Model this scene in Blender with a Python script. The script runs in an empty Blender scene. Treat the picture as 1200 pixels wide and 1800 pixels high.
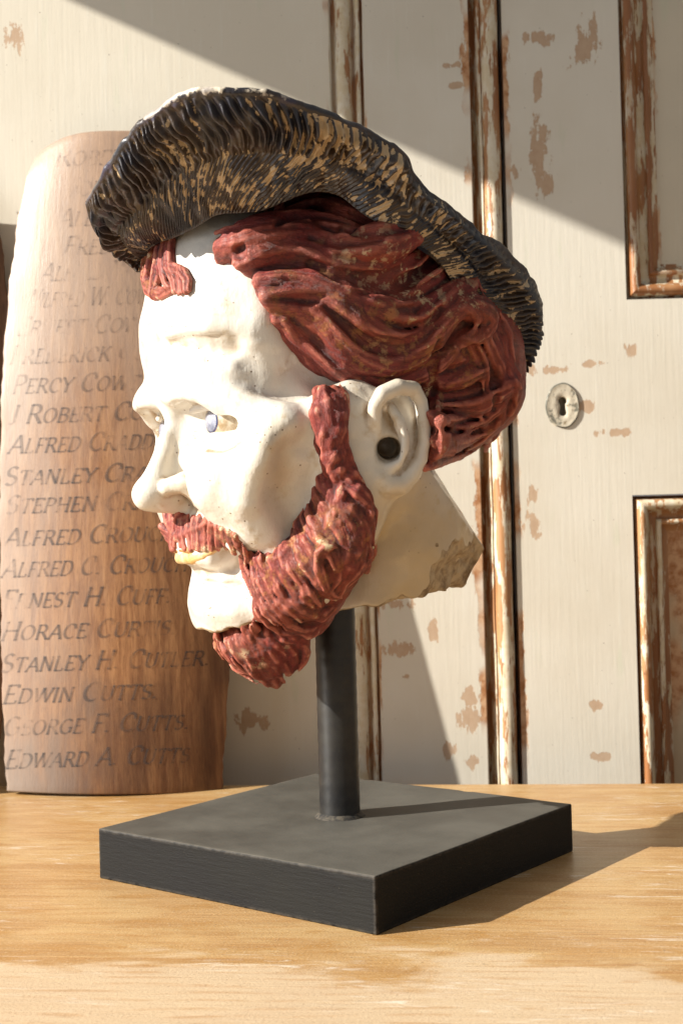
import bpy, bmesh, math, random
import numpy as np
from mathutils import Vector, Matrix, noise as mnoise

# ------------------------------------------------------------------ camera, light, exposure
sc = bpy.context.scene
FPX = 2354.0                       # focal length in photo pixels (1200 x 1800)
K = 1.116 / FPX                    # one sculpting unit in metres
PITCH, ROLL = 0.0118, 0.0266
CAM = np.array([0.0078, -1.116, 0.2392])
cF = np.array([0, math.cos(PITCH), math.sin(PITCH)])
cUp0 = np.array([0, -math.sin(PITCH), math.cos(PITCH)])
cX = np.array([1.0, 0, 0])
cR = math.cos(ROLL) * cX - math.sin(ROLL) * cUp0
cU = math.sin(ROLL) * cX + math.cos(ROLL) * cUp0

cam_d = bpy.data.cameras.new('camera')
cam = bpy.data.objects.new('camera', cam_d)
sc.collection.objects.link(cam)
cam.matrix_world = Matrix(((cR[0], cU[0], -cF[0], CAM[0]), (cR[1], cU[1], -cF[1], CAM[1]),
                           (cR[2], cU[2], -cF[2], CAM[2]), (0, 0, 0, 1)))
cam_d.sensor_fit = 'VERTICAL'
cam_d.sensor_height = 36.0
cam_d.lens = FPX / 1800 * 36
cam_d.clip_start = 0.02
cam_d.clip_end = 60
cam_d.dof.use_dof = True
cam_d.dof.focus_distance = 1.02
cam_d.dof.aperture_fstop = 13.0
sc.camera = cam

world = bpy.data.worlds.new('World')
sc.world = world
world.use_nodes = True
bg = world.node_tree.nodes['Background']
bg.inputs[0].default_value = (1.0, 0.985, 0.96, 1)
bg.inputs[1].default_value = 0.26

SUN_AZ, SUN_EL = math.radians(17.0), math.radians(25.5)
to_sun = np.array([-math.cos(SUN_AZ) * math.cos(SUN_EL), -math.sin(SUN_AZ) * math.cos(SUN_EL), math.sin(SUN_EL)])
LD = 40.0
ld = bpy.data.lights.new('window_sunlight', 'SPOT')
ld.energy = 8800.0 * (40 / 9.0) ** 2
ld.color = (1.0, 0.945, 0.85)
ld.shadow_soft_size = 0.17
ld.spot_size = math.radians(9)
ld.spot_blend = 0.1
lo = bpy.data.objects.new('window_sunlight', ld)
sc.collection.objects.link(lo)
lp = Vector(to_sun * LD + np.array([0, 0, 0.1]))
lo.location = lp
lo.rotation_euler = (Vector((0, 0.1, 0.1)) - lp).to_track_quat('-Z', 'Y').to_euler()
# the soft skylight that comes through the same window
la = bpy.data.lights.new('window_skylight', 'AREA')
la.shape = 'RECTANGLE'
la.size, la.size_y = 1.3, 0.9
la.energy = 5.0
la.color = (0.78, 0.88, 1.0)
lao = bpy.data.objects.new('window_skylight', la)
sc.collection.objects.link(lao)
lao.location = (-1.25, -0.55, 0.55)
lao.rotation_euler = (Vector((0, 0, 0.25)) - lao.location).to_track_quat('-Z', 'Y').to_euler()

sc.view_settings.view_transform = 'Standard'
sc.view_settings.look = 'None'
sc.view_settings.exposure = 0.18
sc.view_settings.gamma = 1.0
sc.cycles.max_bounces = 6

# ------------------------------------------------------------------ pixel / space helpers (sculpting units)
cu = CAM / K
def ray(u, v):
    return cF * FPX + cR * (u - 600.0) - cU * (v - 900.0)
def Pd(u, v, w):                        # point seen at pixel (u,v) at depth w behind the pole
    d = ray(u, v)
    return cu + d * ((w - cu[1]) / d[1])
YAW = math.radians(28)
HF = np.array([-math.cos(YAW), -math.sin(YAW), 0.0])      # the way the face looks
HL = np.array([math.sin(YAW), -math.cos(YAW), 0.0])       # the head's left side
HZ = np.array([0.0, 0.0, 1.0])
HO = Pd(590, 700, 0)
def P(u, v, s):                         # point seen at (u,v), s units left of the head's mid plane
    d = ray(u, v)
    return cu + d * ((s + HL @ HO - HL @ cu) / (HL @ d))
def mir(p):
    return p - 2 * ((p - HO) @ HL) * HL
def unray(p):
    d = p - cu
    z = d @ cF
    return np.array([600 + FPX * (d @ cR) / z, 900 - FPX * (d @ cU) / z])

# ------------------------------------------------------------------ a small sculpting kit: distance field on a grid
class Grid:
    def __init__(s, lo, hi, c):
        s.lo = np.array(lo, float); s.c = c
        s.n = np.ceil((np.array(hi, float) - s.lo) / c).astype(int) + 1
        s.d = np.full(tuple(s.n), 60.0, np.float32)
        s.cb = s.al = None
        s.ax = [(s.lo[i] + c * np.arange(s.n[i])).astype(np.float32) for i in range(3)]
    def track(s):                        # remember, near every lock, the coordinates across and along it
        X = s.lo[0] + s.c * np.arange(s.n[0]); Z = s.lo[2] + s.c * np.arange(s.n[2])
        s.cb = np.broadcast_to(Z[None, None, :].astype(np.float32), tuple(s.n)).copy()
        s.al = np.broadcast_to(X[:, None, None].astype(np.float32), tuple(s.n)).copy()
    def near(s, F, V):
        i = np.clip(np.rint((V - s.lo) / s.c).astype(int), 0, s.n - 1)
        return F[i[:, 0], i[:, 1], i[:, 2]]
    def block(s, lo, hi):
        a = np.clip(np.floor((lo - s.lo) / s.c).astype(int), 0, s.n)
        b = np.clip(np.ceil((hi - s.lo) / s.c).astype(int) + 1, 0, s.n)
        sl = tuple(slice(a[i], b[i]) for i in range(3))
        x = s.ax[0][sl[0]][:, None, None]; y = s.ax[1][sl[1]][None, :, None]; z = s.ax[2][sl[2]][None, None, :]
        return sl, x, y, z
    def merge(s, sl, v, k, mode='add'):
        if v.size == 0: return
        a = s.d[sl]
        if mode == 'add':
            h = np.maximum(k - np.abs(a - v), 0) / max(k, 1e-6)
            s.d[sl] = np.minimum(a, v) - h * h * k * 0.25
        elif mode == 'sub':
            v = -v
            h = np.maximum(k - np.abs(a - v), 0) / max(k, 1e-6)
            s.d[sl] = np.maximum(a, v) + h * h * k * 0.25
    def ell(s, c, r, axes=None, k=20, mode='add'):
        if axes is None: axes = (HF, HL, HZ)
        A = np.array(axes); R = max(r)
        ext = np.sqrt(((A * np.array(r)[:, None]) ** 2).sum(0)) + k + 8
        sl, x, y, z = s.block(c - ext, c + ext)
        x = x - c[0]; y = y - c[1]; z = z - c[2]
        k0 = 0; k1 = 0
        for i in range(3):
            q = (A[i][0] * x + A[i][1] * y + A[i][2] * z) / r[i]
            k0 = k0 + q * q; k1 = k1 + (q / r[i]) ** 2
        k0 = np.sqrt(k0); k1 = np.sqrt(k1) + 1e-6
        s.merge(sl, (k0 * (k0 - 1) / k1).astype(np.float32), k, mode)
    def tube(s, pts, rad, k=10, mode='add', flat=1.0, nrm=None, groove=0, ng=4, ph=0.0):
        pts = [np.asarray(p, float) for p in pts]
        if np.isscalar(rad): rad = [rad] * len(pts)
        pad = max(rad) + k + 6
        P_ = np.array(pts)
        LO = P_.min(0) - pad; HI = P_.max(0) + pad
        SL, X, Y, Z = s.block(LO, HI)
        T = np.full((X.shape[0], Y.shape[1], Z.shape[2]), 60.0, np.float32)
        if T.size == 0: return
        trk = s.cb is not None and nrm is not None
        if trk:
            TC = np.zeros_like(T); TA = np.zeros_like(T)
        base = [q.start for q in SL]
        arc = 0.0
        for i in range(len(pts) - 1):
            a, b = pts[i], pts[i + 1]
            sl, x, y, z = s.block(np.minimum(a, b) - pad, np.maximum(a, b) + pad)
            if 0 in (x.shape[0], y.shape[1], z.shape[2]): continue
            ab = b - a; L = np.linalg.norm(ab) + 1e-9; t_ = ab / L
            x = x - a[0]; y = y - a[1]; z = z - a[2]
            t = np.clip((x * ab[0] + y * ab[1] + z * ab[2]) / (L * L), 0, 1)
            qx = x - t * ab[0]; qy = y - t * ab[1]; qz = z - t * ab[2]
            r = rad[i] + (rad[i + 1] - rad[i]) * t
            if nrm is None:
                v = np.sqrt(qx * qx + qy * qy + qz * qz) - r
            else:
                n = nrm[i] - t_ * (nrm[i] @ t_); n = n / (np.linalg.norm(n) + 1e-9)
                bb = np.cross(t_, n)
                cn = qx * n[0] + qy * n[1] + qz * n[2]
                cb = qx * bb[0] + qy * bb[1] + qz * bb[2]
                rr = np.sqrt(np.maximum(qx * qx + qy * qy + qz * qz - cn * cn, 0) + (cn / flat) ** 2)
                v = (rr - r) * (0.5 + 0.5 * flat)
                if groove:
                    al = (arc + t * L)
                    e = cb / np.maximum(r, 4)
                    v = v - groove * np.minimum(1, r / 14) * (np.cos(e * math.pi * ng * 0.5 + ph + 0.5 * np.sin(al * 0.035 + ph)) - 0.2)
            ls = tuple(slice(sl[j].start - base[j], sl[j].stop - base[j]) for j in range(3))
            if trk:
                m_ = v < T[ls]
                TC[ls] = np.where(m_, cb + ph * 37.0, TC[ls]); TA[ls] = np.where(m_, arc + t * L, TA[ls])
            arc += L
            T[ls] = np.minimum(T[ls], v)
        if trk:
            m_ = (T < s.d[SL] + 3) & (T < 25)
            s.cb[SL] = np.where(m_, TC, s.cb[SL]); s.al[SL] = np.where(m_, TA, s.al[SL])
        s.merge(SL, T, k, mode)
    def sample(s, p):
        q = (p - s.lo) / s.c
        i = np.clip(np.floor(q).astype(int), 0, s.n - 2); f = q - i
        r = 0
        for dx in (0, 1):
            for dy in (0, 1):
                for dz in (0, 1):
                    w = (f[..., 0] if dx else 1 - f[..., 0]) * (f[..., 1] if dy else 1 - f[..., 1]) * (f[..., 2] if dz else 1 - f[..., 2])
                    r = r + w * s.d[i[..., 0] + dx, i[..., 1] + dy, i[..., 2] + dz]
        return r
    def drape(s, u, v, fb=-150.0):      # first hit of the surface along the sight line through a photo pixel
        w = np.arange(-480, 420, 2.0)
        d = ray(u, v)
        pts = cu[None] + d[None] * ((w - cu[1]) / d[1])[:, None]
        ok = np.all((pts > s.lo) & (pts < s.lo + (s.n - 1) * s.c), axis=1)
        val = np.where(ok, s.sample(pts), 60)
        h = np.where(val < 0)[0]
        if len(h) == 0:
            j = int(np.argmin(val)); return pts[j]
        return pts[h[0]]
    def grad(s, p):
        e = s.c; g = np.zeros(p.shape)
        for i in range(3):
            o = np.zeros(3); o[i] = e
            g[..., i] = s.sample(p + o) - s.sample(p - o)
        return g / (np.linalg.norm(g, axis=-1, keepdims=True) + 1e-9)
    def mesh(s):                        # surface nets
        d = s.d
        d[0], d[-1] = 9, 9; d[:, 0], d[:, -1] = 9, 9; d[:, :, 0], d[:, :, -1] = 9, 9
        neg = d < 0
        n = s.n
        cnt = np.zeros(tuple(n - 1), np.int8); acc = np.zeros(tuple(n - 1) + (3,), np.float32)
        quads = []
        edges = []
        for a in range(3):
            sa = [slice(None)] * 3; sb = [slice(None)] * 3
            sa[a] = slice(0, -1); sb[a] = slice(1, None)
            m = neg[tuple(sa)] != neg[tuple(sb)]
            I = np.argwhere(m)
            d0 = d[tuple(sa)][m]; d1 = d[tuple(sb)][m]
            t = d0 / (d0 - d1)
            pos = I.astype(np.float32); pos[:, a] += t
            edges.append((a, I, neg[tuple(sa)][m]))
            b, c = (a + 1) % 3, (a + 2) % 3
            for ob in (0, -1):
                for oc in (0, -1):
                    J = I.copy(); J[:, b] += ob; J[:, c] += oc
                    np.add.at(cnt, tuple(J.T), 1)
                    np.add.at(acc, tuple(J.T), pos)
        act = cnt > 0
        idx = np.full(cnt.shape, -1, np.int32); idx[act] = np.arange(act.sum())
        V = acc[act] / cnt[act][:, None] * s.c + s.lo
        for a, I, inside in edges:
            b, c = (a + 1) % 3, (a + 2) % 3
            q = []
            for ob, oc in ((0, 0), (-1, 0), (-1, -1), (0, -1)):
                J = I.copy(); J[:, b] += ob; J[:, c] += oc
                q.append(idx[tuple(J.T)])
            q = np.stack(q, 1)
            q[~inside] = q[~inside][:, ::-1]
            quads.append(q)
        return V, np.concatenate(quads)

def np_mesh(name, V, Q, smooth=True):
    me = bpy.data.meshes.new(name)
    V = np.asarray(V, np.float32); Q = np.asarray(Q, np.int32)
    k = Q.shape[1]
    me.vertices.add(len(V)); me.vertices.foreach_set('co', V.ravel())
    me.loops.add(Q.size); me.loops.foreach_set('vertex_index', Q.ravel())
    me.polygons.add(len(Q))
    me.polygons.foreach_set('loop_start', np.arange(0, Q.size, k, dtype=np.int32))
    me.polygons.foreach_set('loop_total', np.full(len(Q), k, np.int32))
    me.polygons.foreach_set('use_smooth', np.full(len(Q), smooth, bool))
    me.update(calc_edges=True)
    return me
def add_attr(me, name, vals):
    a = me.attributes.new(name, 'FLOAT', 'POINT')
    a.data.foreach_set('value', np.asarray(vals, np.float32))
def link(name, me, mat=None, parent=None, loc=None):
    o = bpy.data.objects.new(name, me)
    sc.collection.objects.link(o)
    if parent is not None: o.parent = parent
    if loc is not None: o.location = loc
    if mat is not None and me is not None: me.materials.append(mat)
    return o
def tag(o, label=None, cat=None, group=None, kind=None):
    if label: o['label'] = label
    if cat: o['category'] = cat
    if group: o['group'] = group
    if kind: o['kind'] = kind
    return o
def empty(name, loc, label, cat):
    o = bpy.data.objects.new(name, None)
    sc.collection.objects.link(o); o.location = loc
    o.empty_display_size = 0.05
    return tag(o, label, cat)
def grid_obj(name, g, mat, parent, disp=None, attrs=None):
    V, Q = g.mesh()
    if disp is not None: V = disp(V, g)
    me = np_mesh(name, V * K, Q)
    if attrs:
        for n, f in attrs.items(): add_attr(me, n, f(V, g))
    return link(name, me, mat, parent)

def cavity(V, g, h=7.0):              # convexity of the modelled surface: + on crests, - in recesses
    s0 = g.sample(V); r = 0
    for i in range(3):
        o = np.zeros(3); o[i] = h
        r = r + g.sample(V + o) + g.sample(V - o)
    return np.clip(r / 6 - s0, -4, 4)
def vnoise(V, scale, seed=0.0):         # cheap smooth noise, vectorised
    def h(i):
        n = (i[..., 0] * 73856093) ^ (i[..., 1] * 19349663) ^ (i[..., 2] * 83492791) ^ int(seed * 7919 + 11)
        n = (n ^ (n >> 13)) * 1274126177
        n = n & 0xffffff
        return n / float(0xffffff) * 2 - 1
    q = V / scale + 100.5
    i = np.floor(q).astype(np.int64); f = q - i; f = f * f * (3 - 2 * f)
    r = 0
    for dx in (0, 1):
        for dy in (0, 1):
            for dz in (0, 1):
                w = (f[..., 0] if dx else 1 - f[..., 0]) * (f[..., 1] if dy else 1 - f[..., 1]) * (f[..., 2] if dz else 1 - f[..., 2])
                r = r + w * h(i + np.array([dx, dy, dz]))
    return r
def spline(pts, n, closed=False):
    p = np.array(pts, float)
    if closed: p = np.vstack([p[-1], p, p[0], p[1]])
    else: p = np.vstack([2 * p[0] - p[1], p, 2 * p[-1] - p[-2]])
    m = len(p) - 3
    t = np.linspace(0, m, n, endpoint=not closed)
    i = np.minimum(t.astype(int), m - 1); f = (t - i)[:, None]
    a, b, c, d = p[i], p[i + 1], p[i + 2], p[i + 3]
    return 0.5 * ((2 * b) + (c - a) * f + (2 * a - 5 * b + 4 * c - d) * f ** 2 + (3 * b - a - 3 * c + d) * f ** 3)
# ------------------------------------------------------------------ node helpers
class NT:
    def __init__(s, name):
        s.m = bpy.data.materials.new(name); s.m.use_nodes = True
        s.t = s.m.node_tree; s.b = s.t.nodes['Principled BSDF']
    def n(s, typ, **kw):
        nd = s.t.nodes.new(typ)
        for k_, v_ in kw.items():
            if k_.startswith('i_'):
                key = k_[2:]
                key = int(key) if key.isdigit() else key.replace('_', ' ')
                s.put(nd.inputs[key], v_)
            else: setattr(nd, k_, v_)
        return nd
    def put(s, sock, v):
        if isinstance(v, bpy.types.NodeSocket): s.t.links.new(v, sock)
        elif isinstance(v, bpy.types.Node): s.t.links.new(v.outputs[0], sock)
        else:
            if isinstance(v, tuple) and len(v) == 3 and sock.type == 'RGBA': v = v + (1,)
            sock.default_value = v
    def math(s, op, a, b=0.0, c=None, clamp=False):
        nd = s.t.nodes.new('ShaderNodeMath'); nd.operation = op; nd.use_clamp = clamp
        s.put(nd.inputs[0], a); s.put(nd.inputs[1], b)
        if c is not None: s.put(nd.inputs[2], c)
        return nd.outputs[0]
    def mix(s, f, a, b, blend='MIX'):
        nd = s.t.nodes.new('ShaderNodeMix'); nd.data_type = 'RGBA'; nd.blend_type = blend
        s.put(nd.inputs[0], f); s.put(nd.inputs[6], a); s.put(nd.inputs[7], b)
        return nd.outputs[2]
    def coord(s, out='Object', scale=(1, 1, 1), rot=(0, 0, 0), loc=(0, 0, 0)):
        tc = s.t.nodes.new('ShaderNodeTexCoord')
        mp = s.t.nodes.new('ShaderNodeMapping')
        s.t.links.new(tc.outputs[out], mp.inputs[0])
        mp.inputs['Scale'].default_value = scale; mp.inputs['Rotation'].default_value = rot; mp.inputs['Location'].default_value = loc
        return mp.outputs[0]
    def noise(s, vec, scale, detail=4, rough=0.55, dist=0.0, out=0):
        nd = s.n('ShaderNodeTexNoise', i_Vector=vec, i_Scale=scale, i_Detail=detail, i_Roughness=rough, i_Distortion=dist)
        return nd.outputs[out]
    def ramp(s, f, a, b, smooth=True):      # map a..b to 0..1
        nd = s.t.nodes.new('ShaderNodeMapRange'); nd.interpolation_type = 'SMOOTHSTEP' if smooth else 'LINEAR'
        s.put(nd.inputs[0], f); nd.inputs[1].default_value = a; nd.inputs[2].default_value = b
        return nd.outputs[0]
    def attr(s, name):
        nd = s.t.nodes.new('ShaderNodeAttribute'); nd.attribute_name = name
        return nd.outputs['Fac']
    def point(s):
        return s.t.nodes.new('ShaderNodeNewGeometry').outputs['Pointiness']
    def bump(s, h, strength=0.5, dist=0.001, prev=None):
        nd = s.n('ShaderNodeBump', i_Height=h, i_Strength=strength, i_Distance=dist)
        if prev is not None: s.t.links.new(prev, nd.inputs['Normal'])
        return nd.outputs[0]
    def done(s, col, rough=0.5, normal=None, spec=0.5, coat=0.0, metal=0.0, coatr=0.1):
        s.put(s.b.inputs['Base Color'], col); s.put(s.b.inputs['Roughness'], rough)
        s.put(s.b.inputs['Specular IOR Level'], spec); s.put(s.b.inputs['Coat Weight'], coat)
        s.put(s.b.inputs['Coat Roughness'], coatr); s.put(s.b.inputs['Metallic'], metal)
        if normal is not None: s.put(s.b.inputs['Normal'], normal)
        return s.m

def mat_skin():
    t = NT('glazed_plaster'); co = t.coord()
    n1 = t.noise(co, 14, 5); n2 = t.noise(co, 60, 5, 0.65); n3 = t.noise(co, 420, 3)
    c = t.mix(t.ramp(n1, 0.35, 0.7), (0.73, 0.695, 0.63), (0.66, 0.615, 0.53))
    c = t.mix(t.math('MULTIPLY', t.ramp(n2, 0.54, 0.72), 0.5), c, (0.50, 0.36, 0.18))
    c = t.mix(t.math('MULTIPLY', t.ramp(t.noise(co, 34, 6, 0.75, 0.8), 0.56, 0.72), 0.28), c, (0.48, 0.38, 0.26))
    # brown wash left in the recesses of the modelling
    c = t.mix(t.math('MULTIPLY', t.attr('tan'), t.math('MULTIPLY_ADD', n1, 0.5, 0.55)), c, (0.49, 0.35, 0.17))
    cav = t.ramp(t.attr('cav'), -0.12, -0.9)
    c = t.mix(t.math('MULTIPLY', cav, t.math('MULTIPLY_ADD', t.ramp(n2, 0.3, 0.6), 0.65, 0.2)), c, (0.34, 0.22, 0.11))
    # broken fired-clay edge
    br = t.ramp(t.math('ADD', t.attr('broken'), t.math('MULTIPLY', t.math('SUBTRACT', n2, 0.5), 0.9)), 0.42, 0.5)
    clay = t.mix(t.ramp(n2, 0.35, 0.62), (0.20, 0.13, 0.065), (0.50, 0.39, 0.25))
    c = t.mix(br, c, clay)
    wash_shade = t.math('MULTIPLY', t.attr('wash_shade'), t.ramp(n2, 0.15, 0.75))
    c = t.mix(wash_shade, c, (0.40, 0.27, 0.12))
    c = t.mix(t.ramp(t.math('MULTIPLY_ADD', t.math('SUBTRACT', n2, 0.5), 0.6, t.attr('wash_shade')), 0.72, 0.92), c, (0.075, 0.05, 0.028))  # shade of the ear hole and nostrils painted in as near-black
    v = t.n('ShaderNodeTexVoronoi', i_Vector=co, i_Scale=170.0)
    sp = t.math('MULTIPLY', t.ramp(v.outputs['Distance'], 0.16, 0.06), t.ramp(t.noise(co, 30, 2), 0.52, 0.6))
    c = t.mix(sp, c, (0.14, 0.08, 0.04))
    h = t.math('ADD', t.math('MULTIPLY', n2, 0.9), t.math('MULTIPLY', n3, 0.22))
    st = t.noise(t.coord(scale=(1, 1, 0.22), rot=(0, 0.35, 0)), 260, 3)
    h = t.math('ADD', h, t.math('MULTIPLY', st, 0.5))
    pit = t.n('ShaderNodeTexVoronoi', i_Vector=co, i_Scale=330.0); h = t.math('ADD', h, t.math('MULTIPLY', t.ramp(pit.outputs['Distance'], 0.0, 0.3), 0.10))
    b = t.bump(h, 0.42, 0.0014)
    r = t.math('ADD', t.ramp(n2, 0.3, 0.7), 0.0)
    r = t.math('MULTIPLY_ADD', r, 0.2, 0.3)
    return t.done(c, t.math('MULTIPLY_ADD', br, 0.5, r), b, coat=t.math('MULTIPLY', t.math('SUBTRACT', 1.0, br), 0.5), coatr=0.14)

def mat_hair(name, dark=0.0):
    t = NT(name); co = t.coord()
    n1 = t.noise(co, 22, 4); n2 = t.noise(co, 95, 5, 0.7); n3 = t.noise(co, 330, 4)
    cv = t.n('ShaderNodeCombineXYZ', i_0=t.attr('cb'), i_1=t.math('MULTIPLY', t.attr('al'), 0.10), i_2=0.0)
    s1 = t.noise(cv, 0.22, 3, 0.6, 0.6); s2 = t.noise(cv, 0.55, 3, 0.6)
    c = t.mix(t.ramp(n1, 0.35, 0.65), (0.20, 0.024, 0.020), (0.235, 0.042, 0.021))
    c = t.mix(t.math('MULTIPLY', t.ramp(t.noise(co, 38, 5, 0.7), 0.50, 0.66), 0.75), c, (0.095, 0.022, 0.014))
    c = t.mix(t.math('MULTIPLY', t.ramp(t.noise(co, 17, 4, 0.7, 0.5), 0.56, 0.70), 0.45), c, (0.32, 0.115, 0.035))
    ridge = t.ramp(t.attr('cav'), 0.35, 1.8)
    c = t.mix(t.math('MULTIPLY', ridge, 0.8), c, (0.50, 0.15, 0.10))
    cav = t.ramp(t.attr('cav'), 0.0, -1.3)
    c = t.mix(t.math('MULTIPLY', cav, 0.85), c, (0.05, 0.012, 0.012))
    c = t.mix(t.math('MULTIPLY', t.ramp(s1, 0.50, 0.36), 0.35), c, (0.055, 0.012, 0.012))
    c = t.mix(t.math('MULTIPLY', t.ramp(s2, 0.58, 0.74), 0.3), c, (0.34, 0.10, 0.06))
    # scuffs down to the pale clay and ochre patches
    wear = t.ramp(t.math('ADD', t.math('MULTIPLY', ridge, 0.14), n2), 0.70, 0.74)
    patch = t.ramp(t.noise(co, 9, 3), 0.5, 0.62)
    c = t.mix(t.math('MULTIPLY', t.ramp(n2, 0.5, 0.62), t.math('MULTIPLY', patch, 0.55)), c, (0.40, 0.17, 0.045))
    c = t.mix(t.math('MULTIPLY', wear, t.math('MULTIPLY_ADD', patch, 0.6, 0.35)), c, (0.58, 0.44, 0.28))
    w2 = t.math('MULTIPLY', t.attr('worn'), t.ramp(n2, 0.52, 0.60))
    c = t.mix(w2, c, (0.60, 0.45, 0.27))
    h = t.math('ADD', t.math('MULTIPLY', n2, 0.6), t.math('MULTIPLY', n3, 0.35)); h = t.math('ADD', h, t.math('MULTIPLY', s1, 0.8)); h = t.math('ADD', h, t.math('MULTIPLY', s2, 0.6))
    b = t.bump(h, 0.65, 0.0020)
    return t.done(c, t.math('MULTIPLY_ADD', n2, 0.55, 0.36), b, coat=0.05, coatr=0.3)

def mat_hat():
    t = NT('worn_hat_paint'); co = t.coord()
    n1 = t.noise(co, 30, 4); n2 = t.noise(co, 130, 5, 0.65); n3 = t.noise(co, 420, 3)
    hh = t.attr('ridge')
    base = t.mix(t.ramp(n1, 0.4, 0.62), (0.016, 0.014, 0.020), (0.045, 0.026, 0.014))
    # paint rubbed off the crests: tan clay shows
    f = t.math('MULTIPLY_ADD', t.attr('fleck'), 0.19, t.math('MULTIPLY_ADD', n2, 0.62, 0.105))
    f = t.math('MULTIPLY_ADD', hh, -0.20, f)
    f = t.math('MULTIPLY_ADD', t.attr('worn'), 0.28, f)
    wear = t.ramp(f, 0.575, 0.60)
    c = t.mix(wear, base, t.mix(n1, (0.34, 0.215, 0.10), (0.64, 0.50, 0.31)))
    rimf = t.ramp(t.math('ADD', t.math('MULTIPLY_ADD', n1, 0.9, t.attr('rim')), t.math('MULTIPLY', n2, 0.45)), 1.44, 1.50)
    c = t.mix(rimf, c, (0.66, 0.58, 0.46))
    navy = t.math('MULTIPLY', t.ramp(t.attr('rim'), 0.35, 0.6), t.ramp(n1, 0.5, 0.6))
    c = t.mix(t.math('MULTIPLY', navy, 0.5), c, (0.03, 0.03, 0.09))
    b = t.bump(t.math('ADD', n2, t.math('MULTIPLY', n3, 0.4)), 0.7, 0.0015)
    return t.done(c, t.math('MULTIPLY_ADD', n2, 0.4, 0.2), b, coat=0.35, coatr=0.2)

def flat_mat(name, c1, c2, sc_=60, rough=0.4, bumpd=0.0006, coat=0.0):
    t = NT(name); co = t.coord()
    n = t.noise(co, sc_, 5, 0.65)
    return t.done(t.mix(t.ramp(n, 0.35, 0.7), c1, c2), rough, t.bump(n, 0.6, bumpd), coat=coat)

M_skin = mat_skin(); M_hair = mat_hair('auburn_glaze'); M_hat = mat_hat()
M_lip = flat_mat('ochre_lip_glaze', (0.62, 0.36, 0.12), (0.72, 0.56, 0.34), 70, 0.3, coat=0.5)
M_eye = flat_mat('white_eye_glaze', (0.60, 0.53, 0.42), (0.34, 0.24, 0.13), 90, 0.2, coat=0.6)
M_iris = flat_mat('blue_iris_glaze', (0.15, 0.16, 0.22), (0.44, 0.44, 0.50), 110, 0.15, coat=0.8)
M_pupil = flat_mat('dark_pupil_glaze', (0.015, 0.015, 0.05), (0.05, 0.05, 0.12), 160, 0.15, coat=0.8)

# ------------------------------------------------------------------ the bust
bust = empty('portrait_bust', (0, 0, -0.0404), 'painted plaster head of a red bearded man in a dark hat on black stand', 'bust')

def up(o):                               # undo the empty's offset for parts built in world space
    o.location = (0, 0, 0.0404); return o

def tubeP(g, pts, rad, **kw):            # tube through (u,v,s) points
    g.tube([P(*p) for p in pts], rad, **kw)
def c2(x, s): return 1.0 if s > 0 else 1.0

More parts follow.
